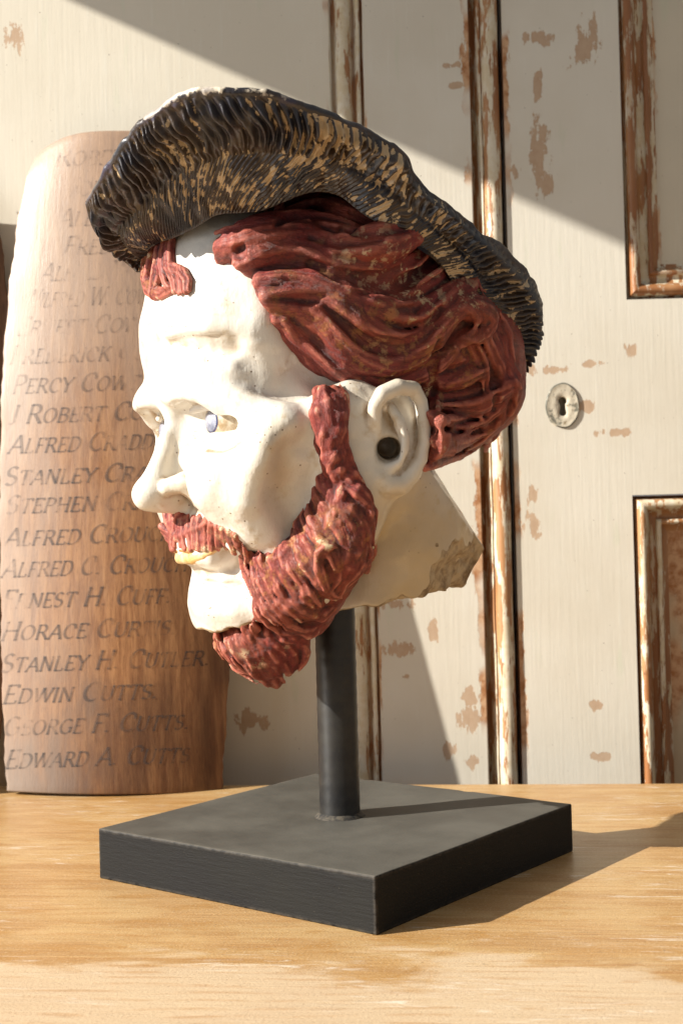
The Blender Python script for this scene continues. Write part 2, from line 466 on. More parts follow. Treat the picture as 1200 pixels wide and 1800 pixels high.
def build_skin():
    g = Grid(HO + np.array([-400, -340, -430]), HO + np.array([275, 320, 330]), 3.6)
    E = g.ell
    # cranium, temples, forehead
    E(P(610, 575, 0), (288, 240, 222), k=1)
    E(P(420, 590, 0), (150, 196, 175), k=55)
    for s in (1, -1):
        E(P(372, 590, 0) + HL * 84 * s, (82, 90, 105), k=50)       # frontal eminences
        # brow ridge
        A = [P(292, 690, 0) + HL * 30 * s + HF * 0, P(335, 690, 98) if s > 0 else mir(P(335, 690, 98)),
             P(420, 712, 165) if s > 0 else mir(P(420, 712, 165)), P(490, 735, 205) if s > 0 else mir(P(490, 735, 205))]
        g.tube(A, [24, 27, 24, 18], k=36)
    Q = lambda u, v, s_, s: P(u, v, s_) if s > 0 else mir(P(u, v, s_))
    # middle of the face
    E(P(430, 800, 0), (116, 180, 150), k=50)
    E(P(560, 800, 0), (200, 222, 200), k=60)
    for s in (1, -1):
        E(Q(475, 800, 178, s), (62, 58, 62), k=45)       # cheekbone
        E(Q(400, 845, 118, s) - HF * (0 if s > 0 else 26), (66, 62, 66), k=30)       # front of the cheek
        E(Q(352, 806, 90, s) - HF * (0 if s > 0 else 34), (34, 30, 30), k=14)
        E(Q(468, 890, 148, s), (62, 44, 70), k=40)
        g.tube([Q(560, 720, 238, s), Q(640, 740, 250, s)], [22, 26], k=50)
    # mouth barrel, chin, jaw
    E(P(392, 945, 0), (82, 105, 62), k=40)
    E(P(420, 1060, 0), (75, 76, 68), k=40)
    E(P(470, 1040, 0), (120, 130, 85), k=40)
    for s in (1, -1):
        g.tube([P(430, 1075, 0) + HL * 30 * s, Q(505, 1040, 120, s), Q(585, 960, 195, s), Q(640, 850, 225, s)], [60, 62, 62, 52], k=50)
    E(P(400, 478, 0), (122, 165, 112), k=40)
    # eye sockets
    for s in (1, -1):
        E(Q(332, 742, 80, s), (40, 52, 36), k=18, mode='sub')
        E(Q(318, 785, 50, s), (46, 22, 56), k=14, mode='sub')
        E(Q(405, 746, 135, s), (20, 40, 15), k=14, mode='sub')
    # nose
    g.tube([P(300, 668, 0), P(305, 745, 0), P(286, 800, 0), P(268, 864, 0)], [22, 14, 16, 24], k=16)
    g.tube([P(330, 745, 0), P(320, 800, 0), P(306, 865, 0)], [16, 20, 26], k=16)
    E(P(264, 871, 0), (29, 27, 27), k=16)
    g.tube([P(285, 885, 0), P(320, 888, 0)], [14, 16], k=14)
    for s in (1, -1):
        g.tube([Q(296, 856, 34, s), Q(325, 850, 48, s), Q(348, 874, 52, s)], [15, 20, 17], k=8)
        g.tube([Q(288, 832, 38, s), Q(318, 826, 58, s), Q(352, 838, 66, s), Q(369, 866, 66, s)], [7, 9, 9, 6], k=7, mode='sub')
        E(Q(312, 887, 46, s), (27, 18, 19), k=4, mode='sub')
        g.tube([Q(372, 880, 78, s), Q(386, 910, 92, s), Q(408, 945, 104, s)], [6, 9, 9], k=16, mode='sub')   # fold from nose to mouth
        g.tube([Q(398, 905, 108, s), Q(422, 950, 118, s)], [22, 20], k=26)
    # eyelids and brow fold
    for s in (1, -1):
        g.tube([Q(346, 700, 84, s), Q(375, 700, 104, s), Q(412, 710, 128, s), Q(448, 726, 152, s), Q(464, 742, 160, s)], [13, 16, 16, 13, 9], k=9)
        g.tube([Q(338, 722, 76, s), Q(368, 714, 108, s), Q(404, 723, 134, s), Q(442, 746, 158, s)], [6, 8, 8, 5], k=3)
        g.tube([Q(340, 762, 74, s), Q(370, 769, 104, s), Q(402, 764, 130, s), Q(438, 754, 154, s)], [5, 7, 7, 5], k=6)
    # furrows: between the brows and across the forehead
    def furrow(pts, r, k=10):
        for off in (0,):
            pp = [g.drape(u, v) for u, v in pts]
            pp = [p + g.grad(p[None])[0] * q * 0.45 for p, q in zip(pp, r)]
            g.tube(pp, r, k=k, mode='sub')
    def welt(pts, r, k=24, sink=0.35):
        pp = [g.drape(u, v) for u, v in pts]
        nn = [g.grad(p[None])[0] for p in pp]
        rr = r if not np.isscalar(r) else [r] * len(pp)
        g.tube([p - n * q * sink for p, n, q in zip(pp, nn, rr)], rr, k=k)
    furrow([(366, 790), (390, 790), (418, 782), (440, 772)], [2, 3, 3, 2], 12)
    furrow([(398, 980), (410, 1000), (418, 1020)], [12, 18, 10], 26)
    welt([(300, 700), (296, 668), (300, 640)], [9, 11, 6])
    furrow([(283, 672), (286, 700)], [4, 5], 12)
    furrow([(300, 600), (340, 590), (400, 588), (450, 594)], [3, 5, 5, 3], 18)
    furrow([(262, 572), (320, 560), (380, 556), (430, 566)], [2, 3, 3, 2], 14)
    furrow([(320, 612), (365, 622), (410, 616)], [8, 14, 9], 26)
    welt([(255, 590), (300, 576), (370, 572), (440, 580)], [6, 9, 9, 6], 26)
    welt([(300, 648), (340, 640), (410, 650), (455, 672)], [8, 12, 12, 8], 30)
    welt([(440, 470), (462, 540), (468, 600), (485, 660), (520, 690)], [10, 14, 15, 13, 8], 40, 0.6)
    E(P(548, 640, 262), (34, 22, 55), k=40, mode='sub')
    welt([(500, 740), (470, 780), (440, 830), (432, 880)], [14, 16, 15, 10], 40, 0.55)
    furrow([(505, 800), (500, 860), (520, 930)], [14, 18, 12], 40)
    # mouth and chin creases
    furrow([(330, 1008), (352, 1012), (388, 1022), (420, 1020)], [6, 8, 9, 6], 18)
    welt([(350, 985), (372, 985), (398, 982)], [10, 11, 8], 18)
    welt([(352, 1052), (380, 1060), (410, 1066)], [16, 20, 14], 40, 0.5)
    # ear
    def Es(pts, r, k=8, mode='add'):
        g.tube([P(*p) for p in pts], r, k=k, mode=mode)
    E(P(700, 775, 262), (44, 22, 86), k=22)
    E(P(620, 770, 232), (60, 36, 90), k=40)
    E(P(700, 752, 292), (30, 12, 52), k=12, mode='sub')
    helix = [(664, 770, 268), (658, 738, 283), (660, 712, 292), (672, 692, 298), (700, 680, 302), (727, 684, 300), (740, 706, 298), (745, 742, 294),
             (746, 776, 292), (738, 808, 288), (722, 836, 282), (704, 852, 277), (682, 852, 274), (662, 836, 270), (651, 812, 266), (646, 788, 262)]
    Es(helix, [7, 10, 11, 12, 13, 12, 11, 10, 10, 11, 14, 16, 16, 13, 10, 9], 7)
    Es([(688, 716, 290), (700, 738, 296), (708, 764, 296), (708, 790, 292), (698, 812, 286), (684, 824, 280)], [7, 9, 10, 10, 9, 7], 9)
    Es([(722, 742, 298), (727, 776, 296), (718, 812, 292)], [5, 6, 4], 7, 'sub')
    Es([(680, 722, 300), (690, 745, 302), (694, 760, 300)], [5, 8, 6], 8, 'sub')
    Es([(640, 766, 262), (655, 786, 266), (656, 800, 266)], [13, 11, 9], 10)
    Es([(681, 790, 310), (683, 788, 262), (676, 784, 225)], [21, 18, 14], 5, 'sub')
    Es([(694, 770, 296), (690, 790, 292)], [10, 12], 5, 'sub')
    Es([(668, 804, 292), (676, 798, 280)], [8, 12], 5, 'sub')
    Es([(694, 800, 292), (688, 796, 280)], [7, 10], 5, 'sub')
    # neck with its snapped-off edge
    E(P(650, 900, 0) + np.array([10, 25, 0]), (150, 190, 260), k=30)
    g.tube([P(655, 860, 0), P(672, 1160, 0)], [150, 165], k=30)
    g.tube([P(700, 860, 120), P(690, 960, 130), P(650, 1060, 120)], [42, 44, 40], k=60)
    g.tube([P(700, 800, 0), P(740, 900, 10), P(796, 946, 40), P(824, 944, 60)], [90, 90, 60, 24], k=40)
    # cutting away below and behind
    sl, x, y, z = g.block(g.lo, g.lo + g.n * g.c)
    pb = Pd(640, 1064, -120)
    XX = x + 0 * y + 0 * z; YY = y + 0 * x + 0 * z; ZZ = z + 0 * x + 0 * y
    low = ZZ < pb[2] + 340
    Vv = np.stack([XX[low], YY[low], ZZ[low]], 1)
    nz = vnoise(Vv, 42, 4) * 9 + vnoise(Vv, 20, 1) * 5 + vnoise(Vv, 9, 2) * 3
    q1 = P(655, 900, 150)
    pl = -((Vv - pb) @ np.array([-0.13, 0.0, 0.99])) + nz * 0.8
    # raking break at the back, roughly from the tip down to the lower right
    n2 = np.array([0.80, -0.42, -0.43]); n2 /= np.linalg.norm(n2)
    pt = Pd(797, 985, -40)
    pk = ((Vv - pt) @ n2) + nz
    n3 = np.array([0.60, -0.78, 0.10]); n3 /= np.linalg.norm(n3)
    pt3 = Pd(793, 915, -95)
    x3 = Pd(757, 960, -120)[0]
    pk3 = np.where(Vv[:, 2] < pt3[2] + 25, np.minimum(((Vv - pt3) @ n3) + nz * 1.2, Vv[:, 0] - x3 + nz), -99)
    cut = np.maximum(pl, pk)
    cut = np.maximum(cut, np.where(Vv[:, 2] < Pd(800, 730, 0)[2], np.minimum((Vv - Pd(798, 884, 40)) @ np.array([0.845, -0.1, 0.52]), 222 - (Vv - HO) @ HL), -99))
    dd = g.d[low]
    g.d[low] = np.maximum(dd, cut)
    global CUTF
    def cutf(V):
        nz = vnoise(V, 42, 4) * 9 + vnoise(V, 20, 1) * 5 + vnoise(V, 9, 2) * 3
        a = -((V - pb) @ np.array([-0.13, 0.0, 0.99])) + nz * 0.8
        b = ((V - pt) @ n2) + nz
        c = np.where(V[:, 2] < pt3[2] + 25, np.minimum(((V - pt3) @ n3) + nz * 1.2, V[:, 0] - x3 + nz), -99)
        m = np.maximum(a, b)
        return np.where(V[:, 2] < Pd(765, 908, 0)[2], np.clip(1 + m / 4, 0, 1), 0)
    CUTF = cutf
    return g

SKIN = build_skin()
def wash_shade(V, g):                          # brown wash and painted shade: ear hollow, under the nose, socket corners, under the brim
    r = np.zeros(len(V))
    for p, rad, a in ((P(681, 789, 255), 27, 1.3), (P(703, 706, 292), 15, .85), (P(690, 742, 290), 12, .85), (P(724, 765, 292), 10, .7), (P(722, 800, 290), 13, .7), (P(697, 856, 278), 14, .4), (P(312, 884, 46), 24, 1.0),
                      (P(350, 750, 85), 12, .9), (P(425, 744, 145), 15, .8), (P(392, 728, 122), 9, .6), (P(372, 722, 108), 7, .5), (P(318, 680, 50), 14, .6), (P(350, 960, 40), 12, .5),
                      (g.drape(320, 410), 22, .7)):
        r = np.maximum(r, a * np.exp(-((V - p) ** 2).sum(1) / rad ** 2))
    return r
def tan_(V, g):                          # thin ochre glaze over the neck and along the cheek
    x0 = P(610, 850, 230)[0]; z0 = P(650, 850, 200)[2]
    a = 1 / (1 + np.exp(-(V[:, 0] - x0) / 14)) * (0.45 + 0.55 / (1 + np.exp((V[:, 2] - z0) / 30)))
    b = 0.75 * np.exp(-(((V - P(492, 830, 200)) / np.array([26, 90, 80])) ** 2).sum(1))
    e = np.exp(-((V - P(700, 770, 290)) ** 2).sum(1) / 62 ** 2)
    return np.clip(np.maximum(a, b) - e * 0.7 + vnoise(V, 40, 3) * 0.12, 0, 1)
def skin_disp(V, g):
    n = g.grad(V)
    return V + n * (vnoise(V, 34, 5) * 1.4 + vnoise(V, 14, 6) * 0.7)[:, None]
head = up(grid_obj('head', SKIN, M_skin, bust, skin_disp, {'broken': lambda V, g: CUTF(V), 'wash_shade': wash_shade, 'cav': cavity, 'tan': tan_}))
# ------------------------------------------------------------------ eyes and lips
def sphere_cap(c, r, axis, ang, seg=32, rings=10, inner=0.0):
    axis = axis / np.linalg.norm(axis)
    t = np.cross(axis, HZ); t /= np.linalg.norm(t); b = np.cross(t, axis)
    V = []; F = []
    for i in range(rings + 1):
        a = inner + (ang - inner) * i / rings
        for j in range(seg):
            q = 2 * math.pi * j / seg
            V.append(c + r * (math.cos(a) * axis + math.sin(a) * (math.cos(q) * t + math.sin(q) * b)))
    for i in range(rings):
        for j in range(seg):
            F.append((i * seg + j, i * seg + (j + 1) % seg, (i + 1) * seg + (j + 1) % seg, (i + 1) * seg + j))
    return np.array(V), np.array(F)
for s in (1, -1):
    gz = HF + HL * 0.16 - HZ * 0.03
    ip = P(368, 740, 106)
    if s < 0: ip = mir(ip)
    gz /= np.linalg.norm(gz)
    c = ip - gz * 50
    V, F = sphere_cap(c, 50, gz, math.pi * 0.98, 40, 24)
    eye = up(link('eyeball', np_mesh('eyeball', V * K, F), M_eye, bust))
    V, F = sphere_cap(c, 50.25, gz, 0.40, 32, 3, 0.33)
    link('iris_rim', np_mesh('iris_rim', V * K, F), M_pupil, eye)
    V, F = sphere_cap(c, 50.35, gz, 0.335, 28, 8, 0.001)
    ir = link('iris', np_mesh('iris', V * K, F), M_iris, eye)

def drape_path(g, uv, n, seed=0, lift=0.0):
    pts = spline([list(p) for p in uv], n)
    out = np.array([g.drape(p[0], p[1]) for p in pts])
    for _ in range(2): out[1:-1] = (out[:-2] + 2 * out[1:-1] + out[2:]) / 4
    nn = g.grad(out)
    return out + nn * lift, nn
LK = [0]
def lock(src, dst, uv, r, lift=4, k=6, groove=2.2, ng=4, flat=0.75, taper=(0.55, 1.0, 0.35), n=None):
    LK[0] += 1
    L = sum(math.dist(uv[i], uv[i + 1]) for i in range(len(uv) - 1))
    n = n or max(4, int(L / 14))
    p, nn = drape_path(src, uv, n, lift=lift)
    t = np.linspace(0, 1, n)
    rr = r * np.interp(t, [0, 0.35, 1], taper)
    dst.tube(p, list(rr), k=k, flat=flat, nrm=list(nn), groove=groove, ng=ng, ph=LK[0] * 1.7)
def inpoly(u, v, poly):
    c = False; n = len(poly)
    for i in range(n):
        x1, y1 = poly[i]; x2, y2 = poly[(i + 1) % n]
        if (y1 > v) != (y2 > v) and u < (x2 - x1) * (v - y1) / (y2 - y1) + x1: c = not c
    return c
def fill(src, dst, poly, step, r, sink, k=14):
    us = [p[0] for p in poly]; vs = [p[1] for p in poly]
    v = min(vs)
    while v < max(vs):
        u = min(us)
        while u < max(us):
            if inpoly(u, v, poly):
                p = src.drape(u, v); n = src.grad(p[None])[0]
                dst.ell(p - n * sink, (r, r, r), k=k)
            u += step
        v += step

lips = Grid(P(360, 970, 0) - np.array([110, 170, 60]), P(360, 970, 0) + np.array([110, 150, 60]), 2.4)
for s in (1, -1):
    Q = lambda u, v, s_: P(u, v, s_) if s > 0 else mir(P(u, v, s_))
    lips.tube([P(328, 966, 0), Q(338, 966, 30), Q(360, 964, 58), Q(388, 962, 84)], [10, 9, 7, 3], k=4)
    lips.tube([P(330, 980, 0), Q(342, 981, 30), Q(360, 976, 56), Q(384, 964, 82)], [11, 11, 8, 3], k=3)
up(grid_obj('lips', lips, M_lip, bust))
lipl = Grid(P(360, 970, 0) - np.array([110, 170, 60]), P(360, 970, 0) + np.array([110, 150, 60]), 2.0)
for s in (1, -1):
    Q = lambda u, v, s_: P(u, v, s_) if s > 0 else mir(P(u, v, s_))
    lipl.tube([P(320, 966, 0), Q(333, 969, 30), Q(358, 968, 58), Q(390, 961, 86)], [4.5, 4.5, 4, 2.5], k=2)
up(grid_obj('mouth_line', lipl, flat_mat('brown_mouth_line', (0.30, 0.13, 0.04), (0.45, 0.24, 0.09), 80, 0.35), bust))

# ------------------------------------------------------------------ hair
def build_hair():
    g = Grid(HO + np.array([-270, -345, -160]), HO + np.array([395, 345, 375]), 3.2)
    g.track()
    poly = [(410, 440), (470, 400), (520, 350), (600, 345), (700, 400), (790, 470), (850, 540), (890, 640), (880, 700), (840, 760), (770, 800),
            (762, 740), (750, 690), (700, 655), (620, 640), (570, 640), (520, 590), (495, 540), (470, 500)]
    # body of hair at the back and over the crown
    g.ell(P(685, 590, 0), (205, 240, 185), k=20)
    g.ell(P(755, 645, 0), (152, 205, 145), k=40)
    g.ell(P(812, 700, 50), (98, 120, 78), k=40)
    for s in (1, -1):
        g.ell(P(560, 480, 0) + HL * 200 * s, (110, 45, 90), k=30)
    fill(SKIN, g, poly[:11] + poly[11:], 24, 30, 12, k=16)
    # slack under the body so that the ear and neck stay clear
    g.ell(P(655, 800, 300), (110, 120, 118), k=6, mode='sub')
    import copy
    src = Grid(g.lo, g.lo + (g.n - 1) * g.c, g.c); src.d = g.d.copy(); src.n = g.n
    Lk = lambda uv, r, **kw: lock(src, g, uv, r, **kw)
    big = [
        ([(486, 395), (505, 352), (555, 330), (605, 338), (650, 372), (690, 392)], 30, 6),
        ([(470, 412), (520, 372), (575, 362), (625, 380), (680, 402), (740, 420)], 26, 6),
        ([(398, 452), (418, 428), (470, 408), (540, 396), (600, 400), (655, 420)], 22, 10),
        ([(404, 440), (440, 434), (500, 425), (560, 428), (605, 442), (640, 448)], 22, 14), ([(590, 438), (630, 438), (680, 432), (716, 416), (722, 410)], 27, 22),
        ([(430, 462), (480, 446), (540, 452), (600, 474), (660, 486), (715, 470), (745, 440)], 25, 12),
        ([(440, 475), (490, 470), (545, 476), (600, 500), (655, 520), (715, 516), (765, 490), (800, 455)], 22, 8),
        ([(462, 500), (510, 500), (565, 500), (620, 520), (668, 545), (720, 552), (770, 530), (815, 490)], 24, 12),
        ([(470, 520), (525, 520), (580, 530), (625, 568), (672, 598), (722, 600), (765, 572), (800, 535), (822, 500)], 22, 14),
        ([(478, 530), (530, 538), (572, 560), (610, 600), (655, 630), (705, 634), (750, 610), (782, 570)], 24, 12),
        ([(490, 560), (530, 570), (565, 605), (600, 640), (650, 660), (710, 660), (765, 640), (800, 600), (835, 570)], 20, 10),
        ([(505, 590), (540, 610), (575, 645), (612, 664), (660, 674), (712, 674), (745, 660)], 17, 8),
        ([(486, 548), (512, 590), (548, 640), (590, 668)], 18, 6),
        ([(520, 610), (548, 645), (570, 664)], 14, 6),
        ([(770, 560), (800, 540), (835, 545), (845, 570), (825, 595), (795, 605)], 19, 14),
        ([(740, 560), (775, 520), (810, 505), (840, 525)], 17, 8),
        ([(760, 640), (800, 625), (840, 610), (870, 600)], 22, 6),
        ([(755, 670), (790, 670), (835, 650), (870, 640), (890, 655)], 24, 8),
        ([(770, 705), (815, 705), (855, 692), (888, 672), (898, 690)], 22, 10),
        ([(775, 740), (820, 738), (860, 725), (884, 700), (892, 670)], 22, 8),
        ([(765, 775), (805, 768), (850, 755), (885, 735)], 22, 8),
        ([(745, 826), (780, 806), (820, 792), (855, 770), (872, 745)], 18, 6),
        ([(755, 800), (790, 785), (830, 770), (856, 750)], 20, 6),
        ([(850, 560), (862, 600), (885, 640), (905, 668)], 16, 8),
        ([(835, 720), (850, 745), (862, 770), (852, 792)], 13, 8),
        ([(770, 690), (768, 730), (760, 775)], 13, 4),
        ([(800, 430), (830, 470), (850, 520), (868, 570)], 18, 4), ([(866, 560), (884, 600), (892, 640)], 18, 8), ([(884, 630), (902, 660), (908, 690), (896, 725)], 16, 9), ([(850, 600), (868, 640), (882, 690), (878, 740)], 17, 8), ([(820, 600), (842, 640), (852, 690), (846, 730)], 17, 8),
    ]
    for i_, (uv, r, li) in enumerate(big):
        Lk(uv, r * (1.35 if li >= 10 else 0.9), lift=(li * 2.4 - 18), groove=0.9, ng=7, k=9, flat=0.95, taper=(0.45, 1.0, 0.3))
        # two or three finer ropes twisted into each lock
        for o_ in ((-0.5,) if i_ % 3 == 0 else ()):
            pts = [(p[0] - 3 * o_, p[1] + o_ * r) for p in uv]
            Lk(pts, r * 0.42, lift=(li * 2.4 - 18) + r * 0.6, groove=0, k=6, taper=(0.4, 1, 0.3))
    for uv, r in [([(600, 404), (655, 406), (712, 402)], 9), ([(545, 462), (600, 484), (672, 494), (728, 458), (752, 430)], 11), ([(575, 538), (628, 590), (672, 612), (716, 610), (752, 582), (775, 545)], 13),
                  ([(515, 562), (560, 608), (598, 640)], 8), ([(484, 524), (545, 524), (585, 518)], 8), ([(630, 512), (695, 506), (745, 470), (770, 445)], 9), ([(548, 418), (615, 424), (668, 420)], 9),
                  ([(486, 396), (508, 380), (560, 376), (613, 392)], 8), ([(770, 700), (805, 706), (850, 690)], 10), ([(755, 755), (800, 752), (850, 735)], 7), ([(805, 600), (830, 620), (850, 650)], 9),
                  ([(772, 600), (760, 640), (762, 690)], 8), ([(862, 640), (872, 680), (868, 720)], 8), ([(700, 545), (745, 538), (785, 505)], 8), ([(415, 452), (430, 432)], 7)]:
        p, nn = drape_path(g, uv, max(4, len(uv) * 3), lift=r * 0.15)
        g.tube(p, [1.6 * r * q for q in np.interp(np.linspace(0, 1, len(p)), [0, .4, 1], [.4, 1, .4])], k=6, mode='sub')
    # thinner strands laid over the big ones
    rnd = random.Random(4)
    src2 = Grid(g.lo, g.lo + (g.n - 1) * g.c, g.c); src2.d = g.d.copy(); src2.n = g.n
    for uv, r, li in big:
        for q in range(1):
            off = rnd.uniform(-r * 0.7, r * 0.7)
            a = rnd.uniform(0, 0.35); b = rnd.uniform(0.6, 1.0)
            sp = spline([list(p) for p in uv], 30)[int(a * 29):max(int(b * 29), int(a * 29) + 6)]
            pts = [(p[0] + off * 0.25 + rnd.uniform(-2, 2), p[1] + off) for p in sp[::4]]
            if len(pts) > 2: lock(src2, g, pts, rnd.uniform(5, 8), lift=-1, k=5, groove=0, taper=(0.4, 1, 0.3))
    # far side and nape: the same waves mirrored through the head
    for uv, r, li in big[2:]:
        if max(q[0] for q in uv) > 830: continue
        p, nn = drape_path(src, uv, max(4, len(uv) * 2), lift=li - 6)
        p = [mir(q) for q in p]
        g.tube(p, list(r * np.interp(np.linspace(0, 1, len(p)), [0, .35, 1], [.5, 1, .4])), k=7)
    return g
HAIR = build_hair()
def stroke(V, g):
    q = np.stack([g.near(g.cb, V), g.near(g.al, V) * 0.14, 0 * V[:, 0]], 1)
    return vnoise(q, 6.5, 2) + 0.5 * vnoise(q, 3.5, 5)
ATT = {'cav': cavity, 'cb': lambda V, g: g.near(g.cb, V), 'al': lambda V, g: g.near(g.al, V)}
def hair_disp(V, g):
    n = g.grad(V)
    return V + n * (vnoise(V, 16, 9) * 1.2 + stroke(V, g) * 0.6)[:, None]
def worn_hair(V, g):
    r = np.zeros(len(V))
    for u, v, rad, a in ((650, 445, 46, .75), (700, 470, 44, 1.0), (735, 512, 46, .9), (815, 520, 36, .8), (665, 620, 22, .3), (745, 690, 24, .9), (858, 780, 14, 1.0), (640, 490, 20, .5), (810, 480, 20, .6)):
        p = g.drape(u, v)
        r = np.maximum(r, a * np.exp(-((V - p) ** 2).sum(1) / rad ** 2))
    return r
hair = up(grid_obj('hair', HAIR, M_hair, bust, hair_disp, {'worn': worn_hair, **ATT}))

# ------------------------------------------------------------------ forelock, beard, moustache
fl = Grid(P(300, 470, 0) + np.array([-120, -180, -90]), P(300, 470, 0) + np.array([120, 100, 100]), 2.4); fl.track()
for uv, r, li in [([(292, 420), (290, 450), (282, 480), (276, 512)], 17, 6), ([(268, 428), (262, 455), (260, 485), (268, 510), (285, 518)], 13, 4),
                  ([(306, 428), (304, 455), (300, 480), (318, 492), (314, 512)], 11, 6), ([(288, 470), (310, 474), (332, 480), (340, 495), (333, 512)], 12, 6),
                  ([(262, 470), (258, 500), (266, 518), (288, 522), (305, 508)], 12, 4), ([(280, 430), (272, 460), (264, 490)], 10, 8),
                  ([(300, 425), (296, 450), (290, 480), (302, 505)], 9, 10), ([(322, 478), (326, 495), (322, 516)], 8, 6)]:
    lock(SKIN, fl, uv, r, lift=li, groove=1.8, ng=4, taper=(0.9, 1, 0.7), k=5)
fore = up(grid_obj('forelock', fl, M_hair, bust, lambda V, g: V + g.grad(V) * (vnoise(V, 9, 9) * 0.9 + stroke(V, g) * 0.7)[:, None], {'worn': lambda V, g: np.zeros(len(V)), **ATT}))

def build_beard():
    c = P(500, 950, 60)
    g = Grid(c + np.array([-210, -240, -300]), c + np.array([190, 380, 310]), 3.0); g.track()
    Lk = lambda uv, r, **kw: lock(src, g, uv, r, **kw)
    # chin tuft and the mass under the jaw
    g.tube([P(442, 1112, 20), P(462, 1150, 24), P(484, 1192, 8)], [58, 43, 14], k=40)
    for s in (1, -1):
        q = (lambda p: p) if s > 0 else mir
        g.tube([P(478, 1108, 50) if s > 0 else mir(P(455, 1120, 30)), q(P(530, 1070, 104)), q(P(585, 985, 180)), q(P(620, 900, 214))], [44, 52, 52, 30], k=45)
        if s < 0:
            g.tube([q(P(440, 975, 105)), q(P(458, 1040, 80)), q(P(450, 1095, 50))], [22, 20, 18], k=20)
            g.tube([q(P(580, 680, 250)), q(P(585, 770, 244)), q(P(600, 850, 232))], [22, 24, 30], k=20)
    poly = [(560, 690), (600, 690), (603, 800), (625, 850), (652, 890), (650, 950), (625, 990), (585, 990), (580, 1040), (540, 1085), (530, 1130), (490, 1190),
            (450, 1175), (410, 1150), (400, 1130), (450, 1095), (458, 1040), (455, 1000), (450, 985), (500, 965), (535, 930), (552, 880), (575, 840), (562, 760)]
    src = Grid(g.lo, g.lo + (g.n - 1) * g.c, g.c); src.d = np.minimum(g.d, 60).copy(); src.n = g.n
    # where the beard grid is empty the skin carries the locks
    X = g.lo[None] + 0
    ii = np.stack(np.meshgrid(*[np.arange(m) for m in g.n], indexing='ij'), -1).reshape(-1, 3) * g.c + g.lo
    inside = np.all((ii > SKIN.lo + 4) & (ii < SKIN.lo + (SKIN.n - 2) * SKIN.c), axis=1)
    sv = np.full(len(ii), 60.0, np.float32)
    sv[inside] = SKIN.sample(ii[inside])
    src.d = np.minimum(src.d, sv.reshape(src.d.shape)).astype(np.float32)
    fill(src, g, poly, 14, 14, 7, k=12)
    src.d = np.minimum(src.d, g.d)
    L = [
        # sideburn twist
        ([(566, 680), (558, 700), (560, 740), (574, 780), (590, 820), (600, 850)], 17, 4), ([(588, 680), (596, 720), (594, 760), (580, 800), (574, 830)], 17, 4),
        ([(575, 690), (580, 730), (575, 770), (585, 810)], 14, 8), ([(600, 740), (602, 790), (612, 830), (640, 860)], 14, 2),
        # cheek edge, tips turned up to the left
        ([(562, 836), (575, 866), (600, 900), (612, 930)], 12, 4), ([(552, 858), (562, 890), (590, 920), (604, 960)], 12, 4),
        ([(540, 888), (548, 925), (572, 960), (590, 1000)], 13, 5), ([(528, 905), (530, 945), (556, 985), (578, 1020)], 13, 5),
        ([(515, 930), (524, 970), (548, 1010), (575, 1045)], 12, 5), ([(505, 952), (512, 990), (535, 1030), (560, 1064)], 12, 5),
        ([(490, 962), (498, 1005), (520, 1045), (550, 1078)], 12, 5), ([(470, 972), (482, 1015), (500, 1055), (535, 1082)], 12, 5),
        ([(455, 968), (462, 1010), (478, 1055), (508, 1090)], 12, 5), ([(440, 968), (446, 1010), (462, 1060), (492, 1095)], 11, 7),
        ([(424, 950), (432, 985), (444, 1018), (450, 1050)], 10, 7), ([(408, 940), (424, 962), (436, 990)], 9, 6),
        # lower rim of the jaw sweeping to the back
        ([(560, 1000), (556, 1030), (575, 1045), (592, 1050)], 12, 6), ([(590, 960), (565, 960), (560, 1000), (570, 1035)], 9, 10),
        ([(480, 1066), (508, 1096), (540, 1112), (560, 1104)], 13, 6), ([(512, 1056), (540, 1080), (568, 1082), (588, 1066)], 13, 6),
        ([(452, 1064), (472, 1092), (500, 1116), (520, 1120)], 12, 5),
        # back lobe
        ([(610, 850), (640, 870), (655, 900), (650, 940)], 14, 3), ([(600, 880), (630, 905), (640, 950), (636, 990), (645, 1004)], 15, 3),
        ([(590, 900), (612, 930), (618, 975), (605, 1005)], 16, 3), ([(640, 900), (655, 930), (652, 975), (644, 1000)], 12, 2),
        ([(580, 950), (590, 985), (592, 1010), (606, 1024)], 11, 3), ([(605, 850), (590, 890), (575, 930)], 12, 5),
        # chin tuft
        ([(382, 1124), (394, 1148), (412, 1168), (442, 1186)], 9, 5), ([(390, 1124), (402, 1150), (425, 1175), (462, 1200)], 9, 5),
        ([(405, 1124), (420, 1150), (440, 1175), (478, 1206)], 10, 5), ([(418, 1112), (432, 1140), (452, 1170), (482, 1206)], 10, 6),
        ([(432, 1100), (440, 1130), (460, 1160), (488, 1208)], 11, 6), ([(445, 1088), (456, 1118), (470, 1150), (492, 1205)], 12, 6),
        ([(462, 1098), (468, 1125), (490, 1150), (505, 1185)], 13, 7), ([(475, 1100), (500, 1125), (515, 1150), (512, 1180)], 14, 6),
        ([(495, 1105), (525, 1125), (535, 1145), (518, 1175)], 14, 4), ([(520, 1108), (545, 1115), (542, 1135), (530, 1155)], 12, 3),
        ([(376, 1108), (384, 1130), (400, 1152)], 6, 2), ([(394, 1112), (402, 1134), (416, 1154)], 6, 2), ([(410, 1106), (418, 1128), (432, 1150)], 6, 2), ([(425, 1092), (436, 1116), (448, 1140)], 7, 2),
        ([(640, 988), (620, 1012), (598, 1034)], 13, 5), ([(606, 1002), (598, 1026), (584, 1046)], 13, 5), ([(626, 985), (612, 1005), (604, 1022)], 12, 4),
    ]
    rnd = random.Random(21)
